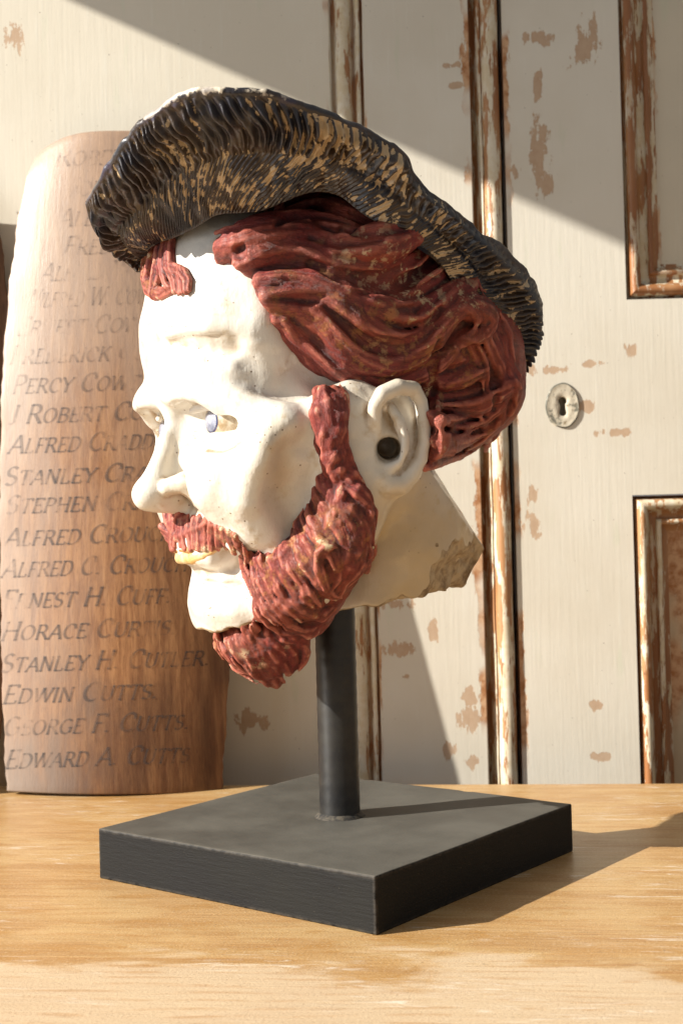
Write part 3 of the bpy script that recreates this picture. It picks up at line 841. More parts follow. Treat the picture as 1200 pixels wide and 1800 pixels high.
    for uv, r, li in L:                   # every lock breaks up into short overlapping tufts
        sp = spline([list(p) for p in uv], 40)
        tot = sum(math.dist(uv[i], uv[i + 1]) for i in range(len(uv) - 1))
        Lk(uv, r * 1.0, lift=li - 6, groove=0.8, ng=5, k=4, flat=0.8, taper=(0.3, 1.0, 0.4))
        nt = max(1, int(tot / 42))
        for q in range(nt):
            for side in (-1, 1):
                a = max(0.0, (q + rnd.uniform(-0.25, 0.2)) / nt); b = min(1.0, a + rnd.uniform(1.0, 1.5) / nt)
                if q == 0 and side < 0: a = 0.0
                i0, i1 = int(a * 39), max(int(a * 39) + 5, int(b * 39))
                seg = sp[i0:i1 + 1]
                if len(seg) < 4: continue
                d = seg[-1] - seg[0]; d = d / (np.linalg.norm(d) + 1e-6); nrm_ = np.array([-d[1], d[0]])
                t_ = np.linspace(0, 1, len(seg))[:, None]
                o0 = side * r * rnd.uniform(0.15, 0.55); o1 = o0 + rnd.uniform(-0.35, 0.35) * r
                pts = seg + nrm_ * (o0 + (o1 - o0) * t_) + nrm_ * np.sin(t_ * math.pi) * rnd.uniform(-2.5, 2.5)
                pts = [tuple(p) for p in pts[::3]]
                if len(pts) >= 2: Lk(pts, r * rnd.uniform(0.5, 0.72), lift=li - 3 + rnd.uniform(-1, 4), groove=0.5, ng=4, k=2.6, flat=1.0, taper=(0.25, 1.0, 0.3))
    src2 = Grid(g.lo, g.lo + (g.n - 1) * g.c, g.c); src2.d = np.minimum(g.d, src.d).copy(); src2.n = g.n
    rnd = random.Random(9)
    for uv, r, li in L:
        for q in range(0):
            o = rnd.uniform(-r, r) * 0.6
            lock(src2, g, [(u + o, v + rnd.uniform(-3, 3)) for u, v in uv[:3 + rnd.randint(0, 1)]], rnd.uniform(3.2, 5), lift=0, k=3.5, groove=0, taper=(0.5, 1, 0.4))
    return g
BEARD = build_beard()
def worn_beard(V, g):
    r = np.zeros(len(V))
    for u, v, rad, a in ((575, 960, 12, .8), (450, 1165, 16, .6), (445, 1030, 10, .6), (395, 1140, 12, .7), (430, 1150, 10, .7), (500, 1135, 10, .4), (655, 1000, 10, .6), (620, 905, 12, .4)):
        r = np.maximum(r, a * np.exp(-((V - g.drape(u, v)) ** 2).sum(1) / rad ** 2))
    return r
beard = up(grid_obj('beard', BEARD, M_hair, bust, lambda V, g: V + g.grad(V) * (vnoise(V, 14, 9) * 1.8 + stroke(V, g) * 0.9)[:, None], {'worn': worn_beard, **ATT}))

c = P(350, 935, 20)
mo = Grid(c + np.array([-110, -150, -60]), c + np.array([110, 190, 60]), 2.2); mo.track()
ml = [([(290, 903), (293, 920), (306, 938)], 6), ([(314, 903), (312, 925), (319, 958)], 6), ([(322, 906), (322, 930), (326, 963)], 7), ([(331, 910), (332, 932), (335, 964)], 6), ([(341, 911), (342, 934), (343, 962)], 6),
      ([(351, 912), (351, 936), (350, 964)], 8), ([(362, 916), (362, 938), (360, 965)], 7), ([(372, 921), (374, 940), (371, 964)], 7), ([(382, 926), (386, 944), (382, 964)], 7),
      ([(392, 930), (398, 948), (398, 962)], 7), ([(402, 934), (409, 952), (412, 970)], 7), ([(412, 940), (420, 958), (428, 980)], 7), ([(301, 904), (302, 924), (312, 946)], 6)]
for uv, r in ml:
    lock(SKIN, mo, uv, r * 1.3, lift=1.0, groove=1.0, ng=4, k=3, flat=0.7, taper=(0.8, 1, 0.7))
for uv, r in ml[1:]:
    p, nn = drape_path(SKIN, uv, 6, lift=1)
    mo.tube([mir(q) for q in p], r, k=3)
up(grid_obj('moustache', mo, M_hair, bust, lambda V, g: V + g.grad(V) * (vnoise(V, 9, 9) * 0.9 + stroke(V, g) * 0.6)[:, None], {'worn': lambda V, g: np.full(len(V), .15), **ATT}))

# ------------------------------------------------------------------ the hat: a crumpled brim with carved ridges, and a low crown behind it
def build_hat():
    outer = [(158, 362, 20), (166, 338, 80), (200, 288, 150), (242, 226, 225), (303, 181, 300), (368, 168, 345), (432, 164, 372), (484, 172, 380), (540, 192, 378),
             (600, 216, 368), (662, 242, 352), (712, 280, 338), (730, 318, 330), (780, 358, 318), (832, 402, 300), (884, 444, 270), (936, 504, 215), (948, 560, 150),
             (936, 612, 90), (908, 652, 20), (830, 650, -150), (700, 580, -300), (560, 490, -350), (430, 470, -310), (330, 500, -220), (254, 482, -120), (205, 440, -70), (176, 405, -25)]
    inner = [(262, 438, 0), (280, 428, 40), (310, 416, 85), (345, 398, 130), (380, 378, 165), (420, 372, 195), (460, 366, 220), (500, 350, 240), (545, 336, 255),
             (595, 345, 268), (640, 378, 280), (684, 402, 288), (716, 420, 290), (745, 440, 288), (778, 470, 272), (808, 520, 245), (840, 566, 200), (866, 606, 145),
             (884, 632, 80), (888, 648, 20), (800, 620, -150), (690, 560, -225), (560, 510, -240), (430, 480, -215), (340, 460, -150), (285, 450, -90), (268, 445, -55), (262, 442, -25)]
    A = [P(*p) for p in outer]; B = [P(*p) for p in inner]
    NU, NV = 1300, 150
    A = spline(A, NU, True); B = spline(B, NU, True)
    u = np.arange(NU) / NU
    per = np.concatenate([[0], np.cumsum(np.linalg.norm(np.diff(A, axis=0), axis=1))])
    t = np.linspace(0, 1, NV)
    ctr = P(600, 420, 0)
    tang = np.roll(A, -3, 0) - np.roll(A, 3, 0); tang /= np.linalg.norm(tang, axis=1, keepdims=True)
    rad = A - B
    nrm = np.cross(tang, rad); nrm /= np.linalg.norm(nrm, axis=1, keepdims=True)
    # underside normal looks down and outward (towards the viewer on the near side)
    mid = (A + B) / 2
    flip = np.sign((nrm * np.array([0, 0, -1.0])).sum(1))
    sgn = np.sign(flip.sum()); nrm *= sgn
    W = np.linalg.norm(rad, axis=1)
    # base surface, gently cupped, with a soft fold between the long outer ridges and the fine inner band
    S = B[:, None] + rad[:, None] * t[None, :, None]
    cup = (np.sin(t * math.pi) * 10)[None] + (-9 * np.exp(-((t - 0.50) / 0.07) ** 2))[None] * (0.6 + 0.4 * np.sin(u * 40))[:, None]
    cup = cup + 14 * np.exp(-((t - 0.86) / 0.12) ** 2)[None]
    lump = vnoise(S.reshape(-1, 3), 70, 3).reshape(NU, NV) * 9
    X = per[:, None] + 0 * t[None]
    Y = t[None] * W[:, None]
    # ridges: run across the brim, wander, fork and break up
    p3 = np.stack([X, Y * 0.5, 0 * X], -1).reshape(-1, 3)
    wan = vnoise(p3, 60, 1).reshape(NU, NV) * 16 + vnoise(p3, 22, 2).reshape(NU, NV) * 5
    slant = np.where(t < 0.5, (0.5 - t), 0)[None] * W[:, None] * 0.75
    ph1 = (X + wan + slant + 14 * np.sin(Y / 30.0)) * (2 * math.pi / 15.5)
    ph2 = (X + wan * 1.2 + slant * 1.4) * (2 * math.pi / 10.0)
    r1 = 0.5 + 0.5 * np.cos(ph1); r2 = 0.5 + 0.5 * np.cos(ph2)
    wb = 1 / (1 + np.exp(-(t[None] - 0.52 + 0.06 * np.sin(u * 25)[:, None]) / 0.03))
    p4 = np.stack([X * 0.9, Y * 0.28, 0 * X], -1).reshape(-1, 3)
    br = np.clip(vnoise(p4, 9, 7).reshape(NU, NV) * 0.9 + 0.75, 0, 1)
    ridge = (r1 ** 0.8 * wb + r2 * (1 - wb) * 0.7) * br
    amp = 14.0 * wb + 6.5 * (1 - wb)
    edge = np.clip((1 - t) / 0.06, 0, 1)[None] * np.clip(t / 0.03, 0, 1)[None]
    backf = np.clip(1.15 - 0.5 * np.exp(-((u - 0.42) / 0.10) ** 2), 0, 1)[:, None]     # shallower ridges on the right-hand run
    hgt = cup + lump + (ridge - 0.5) * amp * edge * backf + vnoise(S.reshape(-1, 3), 6, 5).reshape(NU, NV) * 0.8
    und = S + nrm[:, None] * hgt[..., None]
    # rounded lip, then the plain upper surface back to the band
    TH = 13.0
    lip = []
    out_dir = rad / W[:, None]
    rimn = vnoise(np.stack([per, 0 * per, 0 * per], 1), 55, 18) * 9 + vnoise(np.stack([per, 0 * per, 0 * per], 1), 26, 8) * 4 + vnoise(np.stack([per, 0 * per, 0 * per], 1), 11, 4) * 2.5
    e = und[:, -1]
    for a in np.linspace(0.2, math.pi, 9):
        lip.append(e + out_dir * (np.sin(a) * TH * 0.5 + rimn * np.sin(a))[:, None] - nrm * ((1 - np.cos(a)) * TH * 0.5))
    lip = np.stack(lip, 1)
    tt = np.linspace(1, 0, 24)[1:]
    topn = vnoise((B[:, None] + rad[:, None] * tt[None, :, None]).reshape(-1, 3), 40, 6).reshape(NU, len(tt)) * 4
    top = B[:, None] + rad[:, None] * tt[None, :, None] + nrm[:, None] * ((np.interp(tt, t, cup.mean(0)) - TH)[None] + np.repeat(lump[:, -1:], len(tt), 1) * tt[None] + topn)[..., None]
    G = np.concatenate([und, lip, top], 1)
    m = G.shape[1]
    V = G.reshape(-1, 3)
    i = np.arange(NU)[:, None]; j = np.arange(m - 1)[None]
    a_ = i * m + j; b_ = ((i + 1) % NU) * m + j
    Q = np.stack([a_, b_, b_ + 1, a_ + 1], -1).reshape(-1, 4)
    me = np_mesh('brim', V * K, Q)
    rid = np.zeros((NU, m)); rid[:, :NV] = (ridge - 0.5) * edge; rid[:, NV:] = 0.1
    rim = np.zeros((NU, m)); rim[:, :NV] = np.clip((t - 0.88) / 0.12, 0, 1)[None] ** 2 * 0.7; rim[:, NV:NV + 9] = 0.7 + 0.1 * np.sin(np.arange(9) / 8 * math.pi)[None]; rim[:, NV + 9:] = 0.12
    front = np.exp(-((u - 0.18) / 0.16) ** 2)[:, None]
    rim = rim * (0.45 + 0.6 * front)
    worn = np.zeros((NU, m)); worn[:, :NV] = (vnoise(S.reshape(-1, 3), 55, 12).reshape(NU, NV) * 0.35 + 0.15) + 0.45 * np.exp(-((u[:, None] - 0.33) / 0.07) ** 2) * wb
    fleck = np.zeros((NU, m)); p5 = np.stack([(X + slant + wan * 0.7), Y * 0.22, 0 * X], -1).reshape(-1, 3)
    fleck[:, :NV] = vnoise(p5, 4.5, 21).reshape(NU, NV) * 0.7 + vnoise(p5, 10, 22).reshape(NU, NV) * 0.6
    add_attr(me, 'fleck', fleck.ravel()); add_attr(me, 'ridge', rid.ravel()); add_attr(me, 'rim', rim.ravel()); add_attr(me, 'worn', worn.ravel())
    # crown
    NC = 160; cr = []
    Bc = B[:: NU // NC][:NC]
    cc = Bc.mean(0)
    top_c = P(640, 370, -30)
    rings = []
    for q in np.linspace(0, 1, 26):
        a = q * math.pi / 2
        rings.append(cc + (Bc - cc) * math.cos(a) ** 0.75 + (top_c - cc) * math.sin(a))
    R_ = np.stack(rings, 1)
    R_ += (vnoise(R_.reshape(-1, 3), 60, 2).reshape(R_.shape[:2]) * 6)[..., None] * HZ
    n = len(Bc); m2 = 26
    i = np.arange(n)[:, None]; j = np.arange(m2 - 1)[None]
    a_ = i * m2 + j; b_ = ((i + 1) % n) * m2 + j
    Qc = np.stack([a_, b_, b_ + 1, a_ + 1], -1).reshape(-1, 4)
    mc = np_mesh('crown', R_.reshape(-1, 3) * K, Qc)
    z = np.zeros(n * m2); add_attr(mc, 'ridge', z); add_attr(mc, 'rim', z); add_attr(mc, 'worn', z); add_attr(mc, 'fleck', z)
    return me, mc
mb, mc = build_hat()
hat = link('hat', None, None, bust); up(hat)
link('brim', mb, M_hat, hat)
link('crown', mc, M_hat, hat)
# ------------------------------------------------------------------ stand
def box_mesh(name, lo, hi, bev=0.0, seg=2):
    bm = bmesh.new()
    bmesh.ops.create_cube(bm, size=1)
    for v in bm.verts:
        for i in range(3): v.co[i] = (lo[i] + hi[i]) / 2 + v.co[i] * (hi[i] - lo[i])
    if bev: bmesh.ops.bevel(bm, geom=bm.edges[:], offset=bev, segments=seg, profile=0.6, affect='EDGES')
    me = bpy.data.meshes.new(name); bm.to_mesh(me); bm.free()
    return me
def mat_black():
    t = NT('black_stand_paint'); co = t.coord()
    g = t.noise(t.coord(scale=(1, 1, 9)), 60, 4); n = t.noise(co, 18, 5); f = t.noise(co, 700, 2); m = t.noise(co, 130, 5, 0.7)
    c = t.mix(t.ramp(n, 0.35, 0.7), (0.006, 0.006, 0.0065), (0.010, 0.0098, 0.009))
    geo = t.t.nodes.new('ShaderNodeNewGeometry'); sx = t.n('ShaderNodeSeparateXYZ', i_0=geo.outputs['Normal'])
    upf = t.ramp(sx.outputs[2], 0.5, 0.95)
    dust = t.math('MULTIPLY', upf, t.math('MULTIPLY_ADD', t.ramp(n, 0.2, 0.8), 0.35, 0.42))
    c = t.mix(dust, c, (0.150, 0.142, 0.122))
    speck = t.math('MULTIPLY', t.ramp(f, 0.70, 0.76), t.ramp(m, 0.48, 0.62))
    c = t.mix(t.math('MULTIPLY', speck, 0.6), c, (0.34, 0.27, 0.20))
    red = t.math('MULTIPLY', t.ramp(m, 0.72, 0.76), 0.4)
    c = t.mix(red, c, (0.14, 0.06, 0.03))
    so = t.n('ShaderNodeSeparateXYZ', i_0=co)
    ex = t.ramp(t.math('ABSOLUTE', so.outputs[0]), 0.1366, 0.1398); ey = t.ramp(t.math('ABSOLUTE', so.outputs[1]), 0.1366, 0.1398)
    ez = t.ramp(t.math('ABSOLUTE', t.math('SUBTRACT', so.outputs[2], 0.0202)), 0.0168, 0.0200)
    edge = t.math('ADD', t.math('MULTIPLY', ex, ey), t.math('ADD', t.math('MULTIPLY', ex, ez), t.math('MULTIPLY', ey, ez)), clamp=True)
    edge = t.math('MULTIPLY', edge, t.ramp(m, 0.35, 0.6))
    c = t.mix(t.math('MULTIPLY', edge, 0.22), c, (0.20, 0.17, 0.14))
    h = t.math('ADD', t.math('MULTIPLY', g, 0.8), t.math('MULTIPLY', f, 0.35))
    return t.done(c, t.math('MULTIPLY_ADD', n, 0.3, 0.42), t.bump(h, 0.35, 0.0010), spec=0.18)
M_black = mat_black()
S = 0.28; TH_ = 0.0404
bm = bmesh.new(); bmesh.ops.create_cube(bm, size=1)
for v in bm.verts: v.co = Vector((v.co.x * S, v.co.y * S, (v.co.z + 0.5) * TH_))
bmesh.ops.bevel(bm, geom=bm.edges[:], offset=0.0015, segments=3, profile=0.6, affect='EDGES')
bmesh.ops.subdivide_edges(bm, edges=[e for e in bm.edges if e.calc_length() > 0.02], cuts=56, use_grid_fill=True)
co_ = np.array([v.co[:] for v in bm.verts])
hf = np.array([S / 2, S / 2, TH_ / 2]); cc_ = np.array([0, 0, TH_ / 2])
dist_ = np.sort(hf - np.abs(co_ - cc_), axis=1)[:, 1]         # how close to an arris
chip = np.clip(vnoise(co_, 0.014, 3) - 0.42, 0, 1) * 0.0016 * np.clip(1 - dist_ / 0.005, 0, 1)
wav = vnoise(co_, 0.05, 8) * 0.0004
for v, c_, w_ in zip(bm.verts, chip, wav):
    inw = Vector(-(np.array(v.co[:]) - cc_) / hf)
    v.co += Vector((inw.x, inw.y, inw.z)) * float(c_) + Vector((0, 0, float(w_) if v.co.z > TH_ * .5 else 0))
for f in bm.faces: f.smooth = True
me = bpy.data.meshes.new('plinth'); bm.to_mesh(me); bm.free()
pl = link('plinth', me, M_black, bust); pl.rotation_euler = (0, 0, 0.9072 - math.pi / 2)
def lathe(name, prof, n=48, c=(0, 0)):
    V = []; F = []
    m = len(prof)
    for i in range(n):
        a = 2 * math.pi * i / n
        for r, z in prof: V.append((c[0] + r * math.cos(a), c[1] + r * math.sin(a), z))
    for i in range(n):
        for j in range(m - 1):
            F.append((i * m + j, ((i + 1) % n) * m + j, ((i + 1) % n) * m + j + 1, i * m + j + 1))
    return np_mesh(name, V, F)
M_pole = flat_mat('dull_black_pole_paint', (0.008, 0.008, 0.009), (0.022, 0.020, 0.017), 45, 0.42, 0.0004)
zt = float(Pd(600, 960, 0)[2] * K)
nz = 60
prof = [(0.0168 + 0.00015 * math.sin(i * 1.9), TH_ + (zt) * i / nz) for i in range(nz + 1)]
pole = link('pole', lathe('pole', prof + [(0.0001, prof[-1][1])]), M_pole, bust)
link('collar', lathe('collar', [(0.0166, TH_ + 0.0035), (0.0182, TH_ + 0.0025), (0.0200, TH_ + 0.0008), (0.0215, TH_ - 0.0005)]), flat_mat('dusty_glue', (0.012, 0.012, 0.012), (0.09, 0.075, 0.055), 200, 0.8, 0.001), bust)

# ------------------------------------------------------------------ table
TZ = -TH_
def mat_table():
    t = NT('worn_varnished_pine')
    co = t.coord(scale=(1.0, 14.0, 14.0)); c0 = t.coord(); c1 = t.coord(scale=(1.0, 2.6, 2.6))
    grain = t.noise(co, 5.5, 8, 0.62, 0.6); fine = t.noise(t.coord(scale=(1, 30, 30)), 16, 5, 0.7)
    blot = t.noise(c1, 7, 5, 0.6, 0.4); wear = t.noise(c1, 13, 7, 0.68, 0.6)
    c = t.mix(t.ramp(grain, 0.35, 0.65), (0.45, 0.25, 0.090), (0.56, 0.345, 0.145))
    c = t.mix(t.math('MULTIPLY', t.ramp(fine, 0.50, 0.60), 0.55), c, (0.34, 0.165, 0.050))
    c = t.mix(t.math('MULTIPLY', t.ramp(t.math('MULTIPLY_ADD', fine, 0.25, blot), 0.58, 0.70), 0.45), c, (0.62, 0.43, 0.20))
    c = t.mix(t.math('MULTIPLY', t.ramp(t.math('MULTIPLY_ADD', fine, 0.3, wear), 0.60, 0.53), 0.62), c, (0.45, 0.225, 0.055))
    # bare, bleached wood towards the front edge
    sy = t.n('ShaderNodeSeparateXYZ', i_0=c0)
    fr = t.math('MULTIPLY_ADD', sy.outputs[1], -4.2, -1.05)
    fr = t.math('ADD', fr, t.math('MULTIPLY', t.math('SUBTRACT', blot, 0.5), 1.4))
    fr = t.math('MULTIPLY', t.ramp(fr, -0.05, 0.12), t.math('MULTIPLY_ADD', fine, 0.6, 0.45))
    c = t.mix(fr, c, (0.66, 0.52, 0.36))
    ring = t.n('ShaderNodeTexWave', wave_type='BANDS', bands_direction='Y', i_Vector=t.coord(scale=(0.25, 1, 1)), i_Scale=26.0, i_Distortion=11.0, i_Detail=3.0, i_Detail_Scale=0.6)
    c = t.mix(t.math('MULTIPLY', t.ramp(ring.outputs[1], 0.60, 0.92), t.math('MULTIPLY', t.ramp(wear, 0.46, 0.58), 0.34)), c, (0.40, 0.17, 0.035))
    sc1 = t.noise(t.coord(scale=(1, 7, 7), rot=(0, 0, 0.25)), 22, 6, 0.7, 1.2); sc2 = t.noise(c1, 5, 3)
    scr = t.math('MULTIPLY', t.ramp(sc1, 0.54, 0.66), t.math('MULTIPLY', t.ramp(sc2, 0.50, 0.60), t.math('MULTIPLY_ADD', wear, 1.9, -0.1)))
    thin = t.math('MULTIPLY', t.ramp(t.noise(t.coord(scale=(1, 26, 26), rot=(0, 0, -0.35)), 9, 3, 0.6, 0.3), 0.66, 0.69), t.ramp(sc2, 0.46, 0.56))
    c = t.mix(t.math('MULTIPLY', thin, 0.55), c, (0.78, 0.68, 0.52))
    c = t.mix(t.math('MULTIPLY', scr, 0.9), c, (0.82, 0.74, 0.62))
    stain = t.math('MULTIPLY', t.ramp(wear, 0.60, 0.72), 0.5)
    c = t.mix(stain, c, (0.33, 0.19, 0.09))
    dk = t.ramp(t.noise(t.coord(scale=(1, 2, 2)), 120, 3), 0.70, 0.74)
    c = t.mix(t.math('MULTIPLY', dk, 0.7), c, (0.12, 0.06, 0.03))
    gr = t.noise(t.coord(scale=(1, 1.6, 1.6)), 520, 3, 0.7)
    c = t.mix(t.math('MULTIPLY', t.ramp(gr, 0.56, 0.66), 0.5), c, (0.80, 0.66, 0.46))
    c = t.mix(t.math('MULTIPLY', t.ramp(gr, 0.44, 0.34), 0.5), c, (0.26, 0.13, 0.05))
    h = t.math('ADD', t.math('MULTIPLY', fine, 0.7), t.math('MULTIPLY', grain, 0.5)); h = t.math('ADD', h, t.math('MULTIPLY', sc1, 0.4))
    return t.done(c, t.math('MULTIPLY_ADD', wear, 0.4, 0.22), t.bump(t.math('ADD', h, t.math('MULTIPLY', gr, 0.5)), 0.6, 0.0014), coat=t.math('MULTIPLY', t.ramp(fr, 0.5, 0.0), 0.25), coatr=0.25)
M_table = mat_table()
ang = -0.117
table = empty('wooden_table', (0, 0, TZ), 'worn golden pine table with pale scuffed patches standing under the bust', 'table')
table.rotation_euler = (0, 0, ang)
link('tabletop', box_mesh('tabletop', (-1.3, -0.80, -0.032), (1.2, 0.344, 0), 0.003, 3), M_table, table)
for x in (-1.22, 1.12):
    for y in (-0.72, 0.28):
        link('leg', box_mesh('leg', (x - 0.035, y - 0.035, -0.75), (x + 0.035, y + 0.035, -0.033), 0.003), M_table, table)
for nm, lo, hi in (('apron', (-1.18, -0.74, -0.13), (1.08, -0.715, -0.033)), ('apron', (-1.18, 0.275, -0.13), (1.08, 0.30, -0.033))):
    link(nm, box_mesh(nm, lo, hi, 0.002), M_table, table)
M_floor = flat_mat('floor_boards_stain', (0.20, 0.13, 0.08), (0.28, 0.19, 0.12), 8, 0.5)
tag(link('floor', box_mesh('floor', (-2.2, -2.6, TZ - 0.80), (2.2, 0.6, TZ - 0.751)), M_floor), kind='structure')

# ------------------------------------------------------------------ doors of the painted cupboard
YD = 0.430
def D(u, v, off=0.0):                     # point of the door plane seen at a photo pixel
    p = Pd(u, v, (YD - off) / K) * K
    return float(p[0]), float(p[2])
PXM = FPX / (1.116 + YD)
def mat_door(name, edges=(), patches=(), amount=0.0, base=((0.66, 0.61, 0.51), (0.72, 0.68, 0.59)), brown=0.5):
    t = NT(name); co = t.coord()
    n1 = t.noise(co, 6, 4); st = t.noise(t.coord(scale=(9, 9, 0.5)), 22, 5, 0.65); n2 = t.noise(co, 70, 6, 0.7); n3 = t.noise(t.coord(scale=(2.0, 2.0, 0.55)), 42, 6, 0.72)
    c = t.mix(t.ramp(n1, 0.3, 0.7), base[0], base[1])
    c = t.mix(t.math('MULTIPLY', t.ramp(st, 0.55, 0.75), 0.35), c, (0.74, 0.72, 0.64))
    c = t.mix(t.math('MULTIPLY', t.ramp(t.noise(t.coord(scale=(3, 3, 0.7)), 14, 4), 0.6, 0.75), 0.3), c, (0.56, 0.60, 0.44))
    sx = t.n('ShaderNodeSeparateXYZ', i_0=co)
    X, Z = sx.outputs[0], sx.outputs[2]
    Xs = t.math('MULTIPLY_ADD', Z, ROLL * 0, X)
    m = t.math('MULTIPLY_ADD', n3, 1.0, -1.0 + amount)
    for (x, z, rx, rz) in patches:
        dx = t.math('DIVIDE', t.math('SUBTRACT', X, x), rx); dz = t.math('DIVIDE', t.math('SUBTRACT', Z, z), rz)
        d = t.math('SQRT', t.math('ADD', t.math('MULTIPLY', dx, dx), t.math('MULTIPLY', dz, dz)))
        e = t.math('SUBTRACT', 0.60, t.math('MULTIPLY', d, 0.5))
        e = t.math('ADD', e, t.math('ADD', t.math('MULTIPLY', t.math('SUBTRACT', n3, 0.5), 2.6), t.math('MULTIPLY', t.math('SUBTRACT', n2, 0.5), 1.3)))
        m = t.math('MAXIMUM', m, t.math('SUBTRACT', e, 0.12))
    chip = t.ramp(m, 0.0, 0.03)
    under = t.mix(n2, (0.42, 0.27, 0.17), (0.60, 0.46, 0.33))
    c = t.mix(chip, c, under)
    ed = None
    for (x, w) in edges:
        e = t.math('SUBTRACT', 1.0, t.math('DIVIDE', t.math('ABSOLUTE', t.math('SUBTRACT', X, x)), w))
        ed = e if ed is None else t.math('MAXIMUM', ed, e)
    if ed is not None:
        em = t.ramp(t.math('MULTIPLY_ADD', t.math('SUBTRACT', n3, 0.5), 3.6, ed), 0.25, 0.35)
        em = t.math('MULTIPLY', em, t.ramp(ed, -0.6, 0.1)); em = t.math('MULTIPLY', em, t.ramp(t.noise(co, 11, 2), 0.44, 0.56))
        c = t.mix(em, c, t.mix(t.ramp(n2, 0.35, 0.6), (0.36, 0.15, 0.055), (0.58, 0.36, 0.21)))
        chip = t.math('MAXIMUM', chip, em)
    pin = t.math('MULTIPLY', t.ramp(t.noise(co, 260, 2), 0.74, 0.78), 0.7)
    c = t.mix(pin, c, (0.12, 0.08, 0.05))
    h = t.math('SUBTRACT', t.math('ADD', t.math('MULTIPLY', st, 0.5), t.math('MULTIPLY', n2, 0.22)), t.math('MULTIPLY', chip, 0.7))
    return t.done(c, t.math('MULTIPLY_ADD', chip, 0.3, 0.42), t.bump(h, 0.5, 0.0009), spec=0.4)
def mat_mould(name, light=0.5):
    t = NT(name); co = t.coord()
    n3 = t.noise(t.coord(scale=(3, 3, 0.45)), 34, 6, 0.7); n2 = t.noise(co, 60, 6, 0.7); n1 = t.noise(t.coord(scale=(2, 2, 0.5)), 12, 4)
    brn = t.mix(t.ramp(n1, 0.4, 0.6), (0.30, 0.125, 0.045), (0.42, 0.22, 0.10))
    brn = t.mix(t.ramp(n2, 0.58, 0.75), brn, (0.16, 0.06, 0.02))
    pnt = t.mix(t.ramp(n2, 0.35, 0.65), (0.68, 0.62, 0.50), (0.60, 0.50, 0.33))
    f = t.math('ADD', t.math('MULTIPLY', t.ramp(t.point(), 0.44, 0.56), 0.06), n3)
    m = t.ramp(f, 0.62 - 0.16 * light, 0.64 - 0.16 * light)
    c = t.mix(m, brn, pnt)
    cav = t.ramp(t.point(), 0.485, 0.42)
    c = t.mix(t.math('MULTIPLY', cav, 0.85), c, (0.26, 0.11, 0.045))
    h = t.math('ADD', t.math('MULTIPLY', m, 0.7), t.math('MULTIPLY', n2, 0.3))
    return t.done(c, 0.40, t.bump(h, 0.6, 0.0010), spec=0.45)

ZLO, ZHI = -0.60, 1.15
def xz(u, v):
    return D(u, v)
# world x of the vertical lines (doors hang plumb: the camera's roll makes them lean)
def xv(u, v): return D(u, v)[0]
xA = xv(577, 60); xB = xv(637, 80)                 # panel moulding of the left leaf
xC = (xv(822, 60) + xv(858, 1300)) / 2             # its right edge
xE = (xv(884, 200) + xv(918, 1300)) / 2            # left edge of the right leaf
def profile_strip(name, prof, z0, z1, mat, parent, n=90):
    # prof: (x, y) across; extruded upwards with slight waver
    V = []; F = []; m = len(prof)
    for i in range(n + 1):
        z = z0 + (z1 - z0) * i / n
        wv = 0.00025 * math.sin(z * 31) + 0.0002 * math.sin(z * 77 + 1)
        for x, y in prof: V.append((x + wv, y, z))
    for i in range(n):
        for j in range(m - 1):
            F.append((i * m + j, i * m + j + 1, (i + 1) * m + j + 1, (i + 1) * m + j))
    return link(name, np_mesh(name, V, F), mat, parent)
def arc(cx, cy, r, a0, a1, n=8):
    return [(cx + r * math.cos(math.radians(a0 + (a1 - a0) * i / n)), cy + r * math.sin(math.radians(a0 + (a1 - a0) * i / n))) for i in range(n + 1)]
def pxl(l): return [(D(u, v)[0], D(u, v)[1], ru / PXM, rv / PXM) for u, v, ru, rv in l]

pat_left = pxl([(795, 115, 16, 5), (803, 150, 14, 5), (700, 1062, 26, 12), (705, 1143, 24, 14), (712, 1190, 10, 6), (826, 1225, 22, 14), (828, 1262, 18, 20), (790, 1320, 10, 12), (835, 1340, 18, 8), (835, 995, 12, 14),
                (440, 1270, 30, 16), (660, 1300, 8, 30), (760, 1105, 8, 16)])
M_stile_l = mat_door('cream_paint_with_brown_chips', [(xB, 0.004), (xC - 0.001, 0.009)], pat_left)
M_panel_l = mat_door('cream_panel_paint', [(xA - 0.002, 0.006)], pxl([(440, 1270, 26, 14), (20, 60, 20, 20)]), base=((0.68, 0.625, 0.515), (0.73, 0.68, 0.575)))
xR0 = xE; xR1 = xv(1090, 300)
pat_right = pxl([(940, 66, 24, 11), (1027, 80, 22, 40), (945, 150, 8, 26), (947, 270, 14, 60), (960, 330, 12, 20), (905, 300, 8, 12), (925, 640, 14, 18), (1032, 713, 14, 9), (1106, 612, 10, 14), (1030, 640, 22, 6),
                 (940, 925, 13, 20), (1050, 1240, 14, 7), (935, 870, 8, 16), (1080, 760, 30, 6), (975, 650, 26, 8), (1050, 1330, 14, 7)])
M_stile_r = mat_door('cream_paint_round_the_lock', [(xE + 0.001, 0.007)], pat_right)
M_rail_r = mat_door('cream_rail_paint', [], pat_right)
M_mould = mat_mould('chipped_moulding_paint', 1.0)
M_bead = mat_mould('brown_bead_paint', 0.55)
M_mould_r = mat_mould('worn_frame_moulding_paint', 0.5)
M_dark = flat_mat('dark_gap_wood', (0.035, 0.018, 0.010), (0.07, 0.035, 0.018), 60, 0.8)

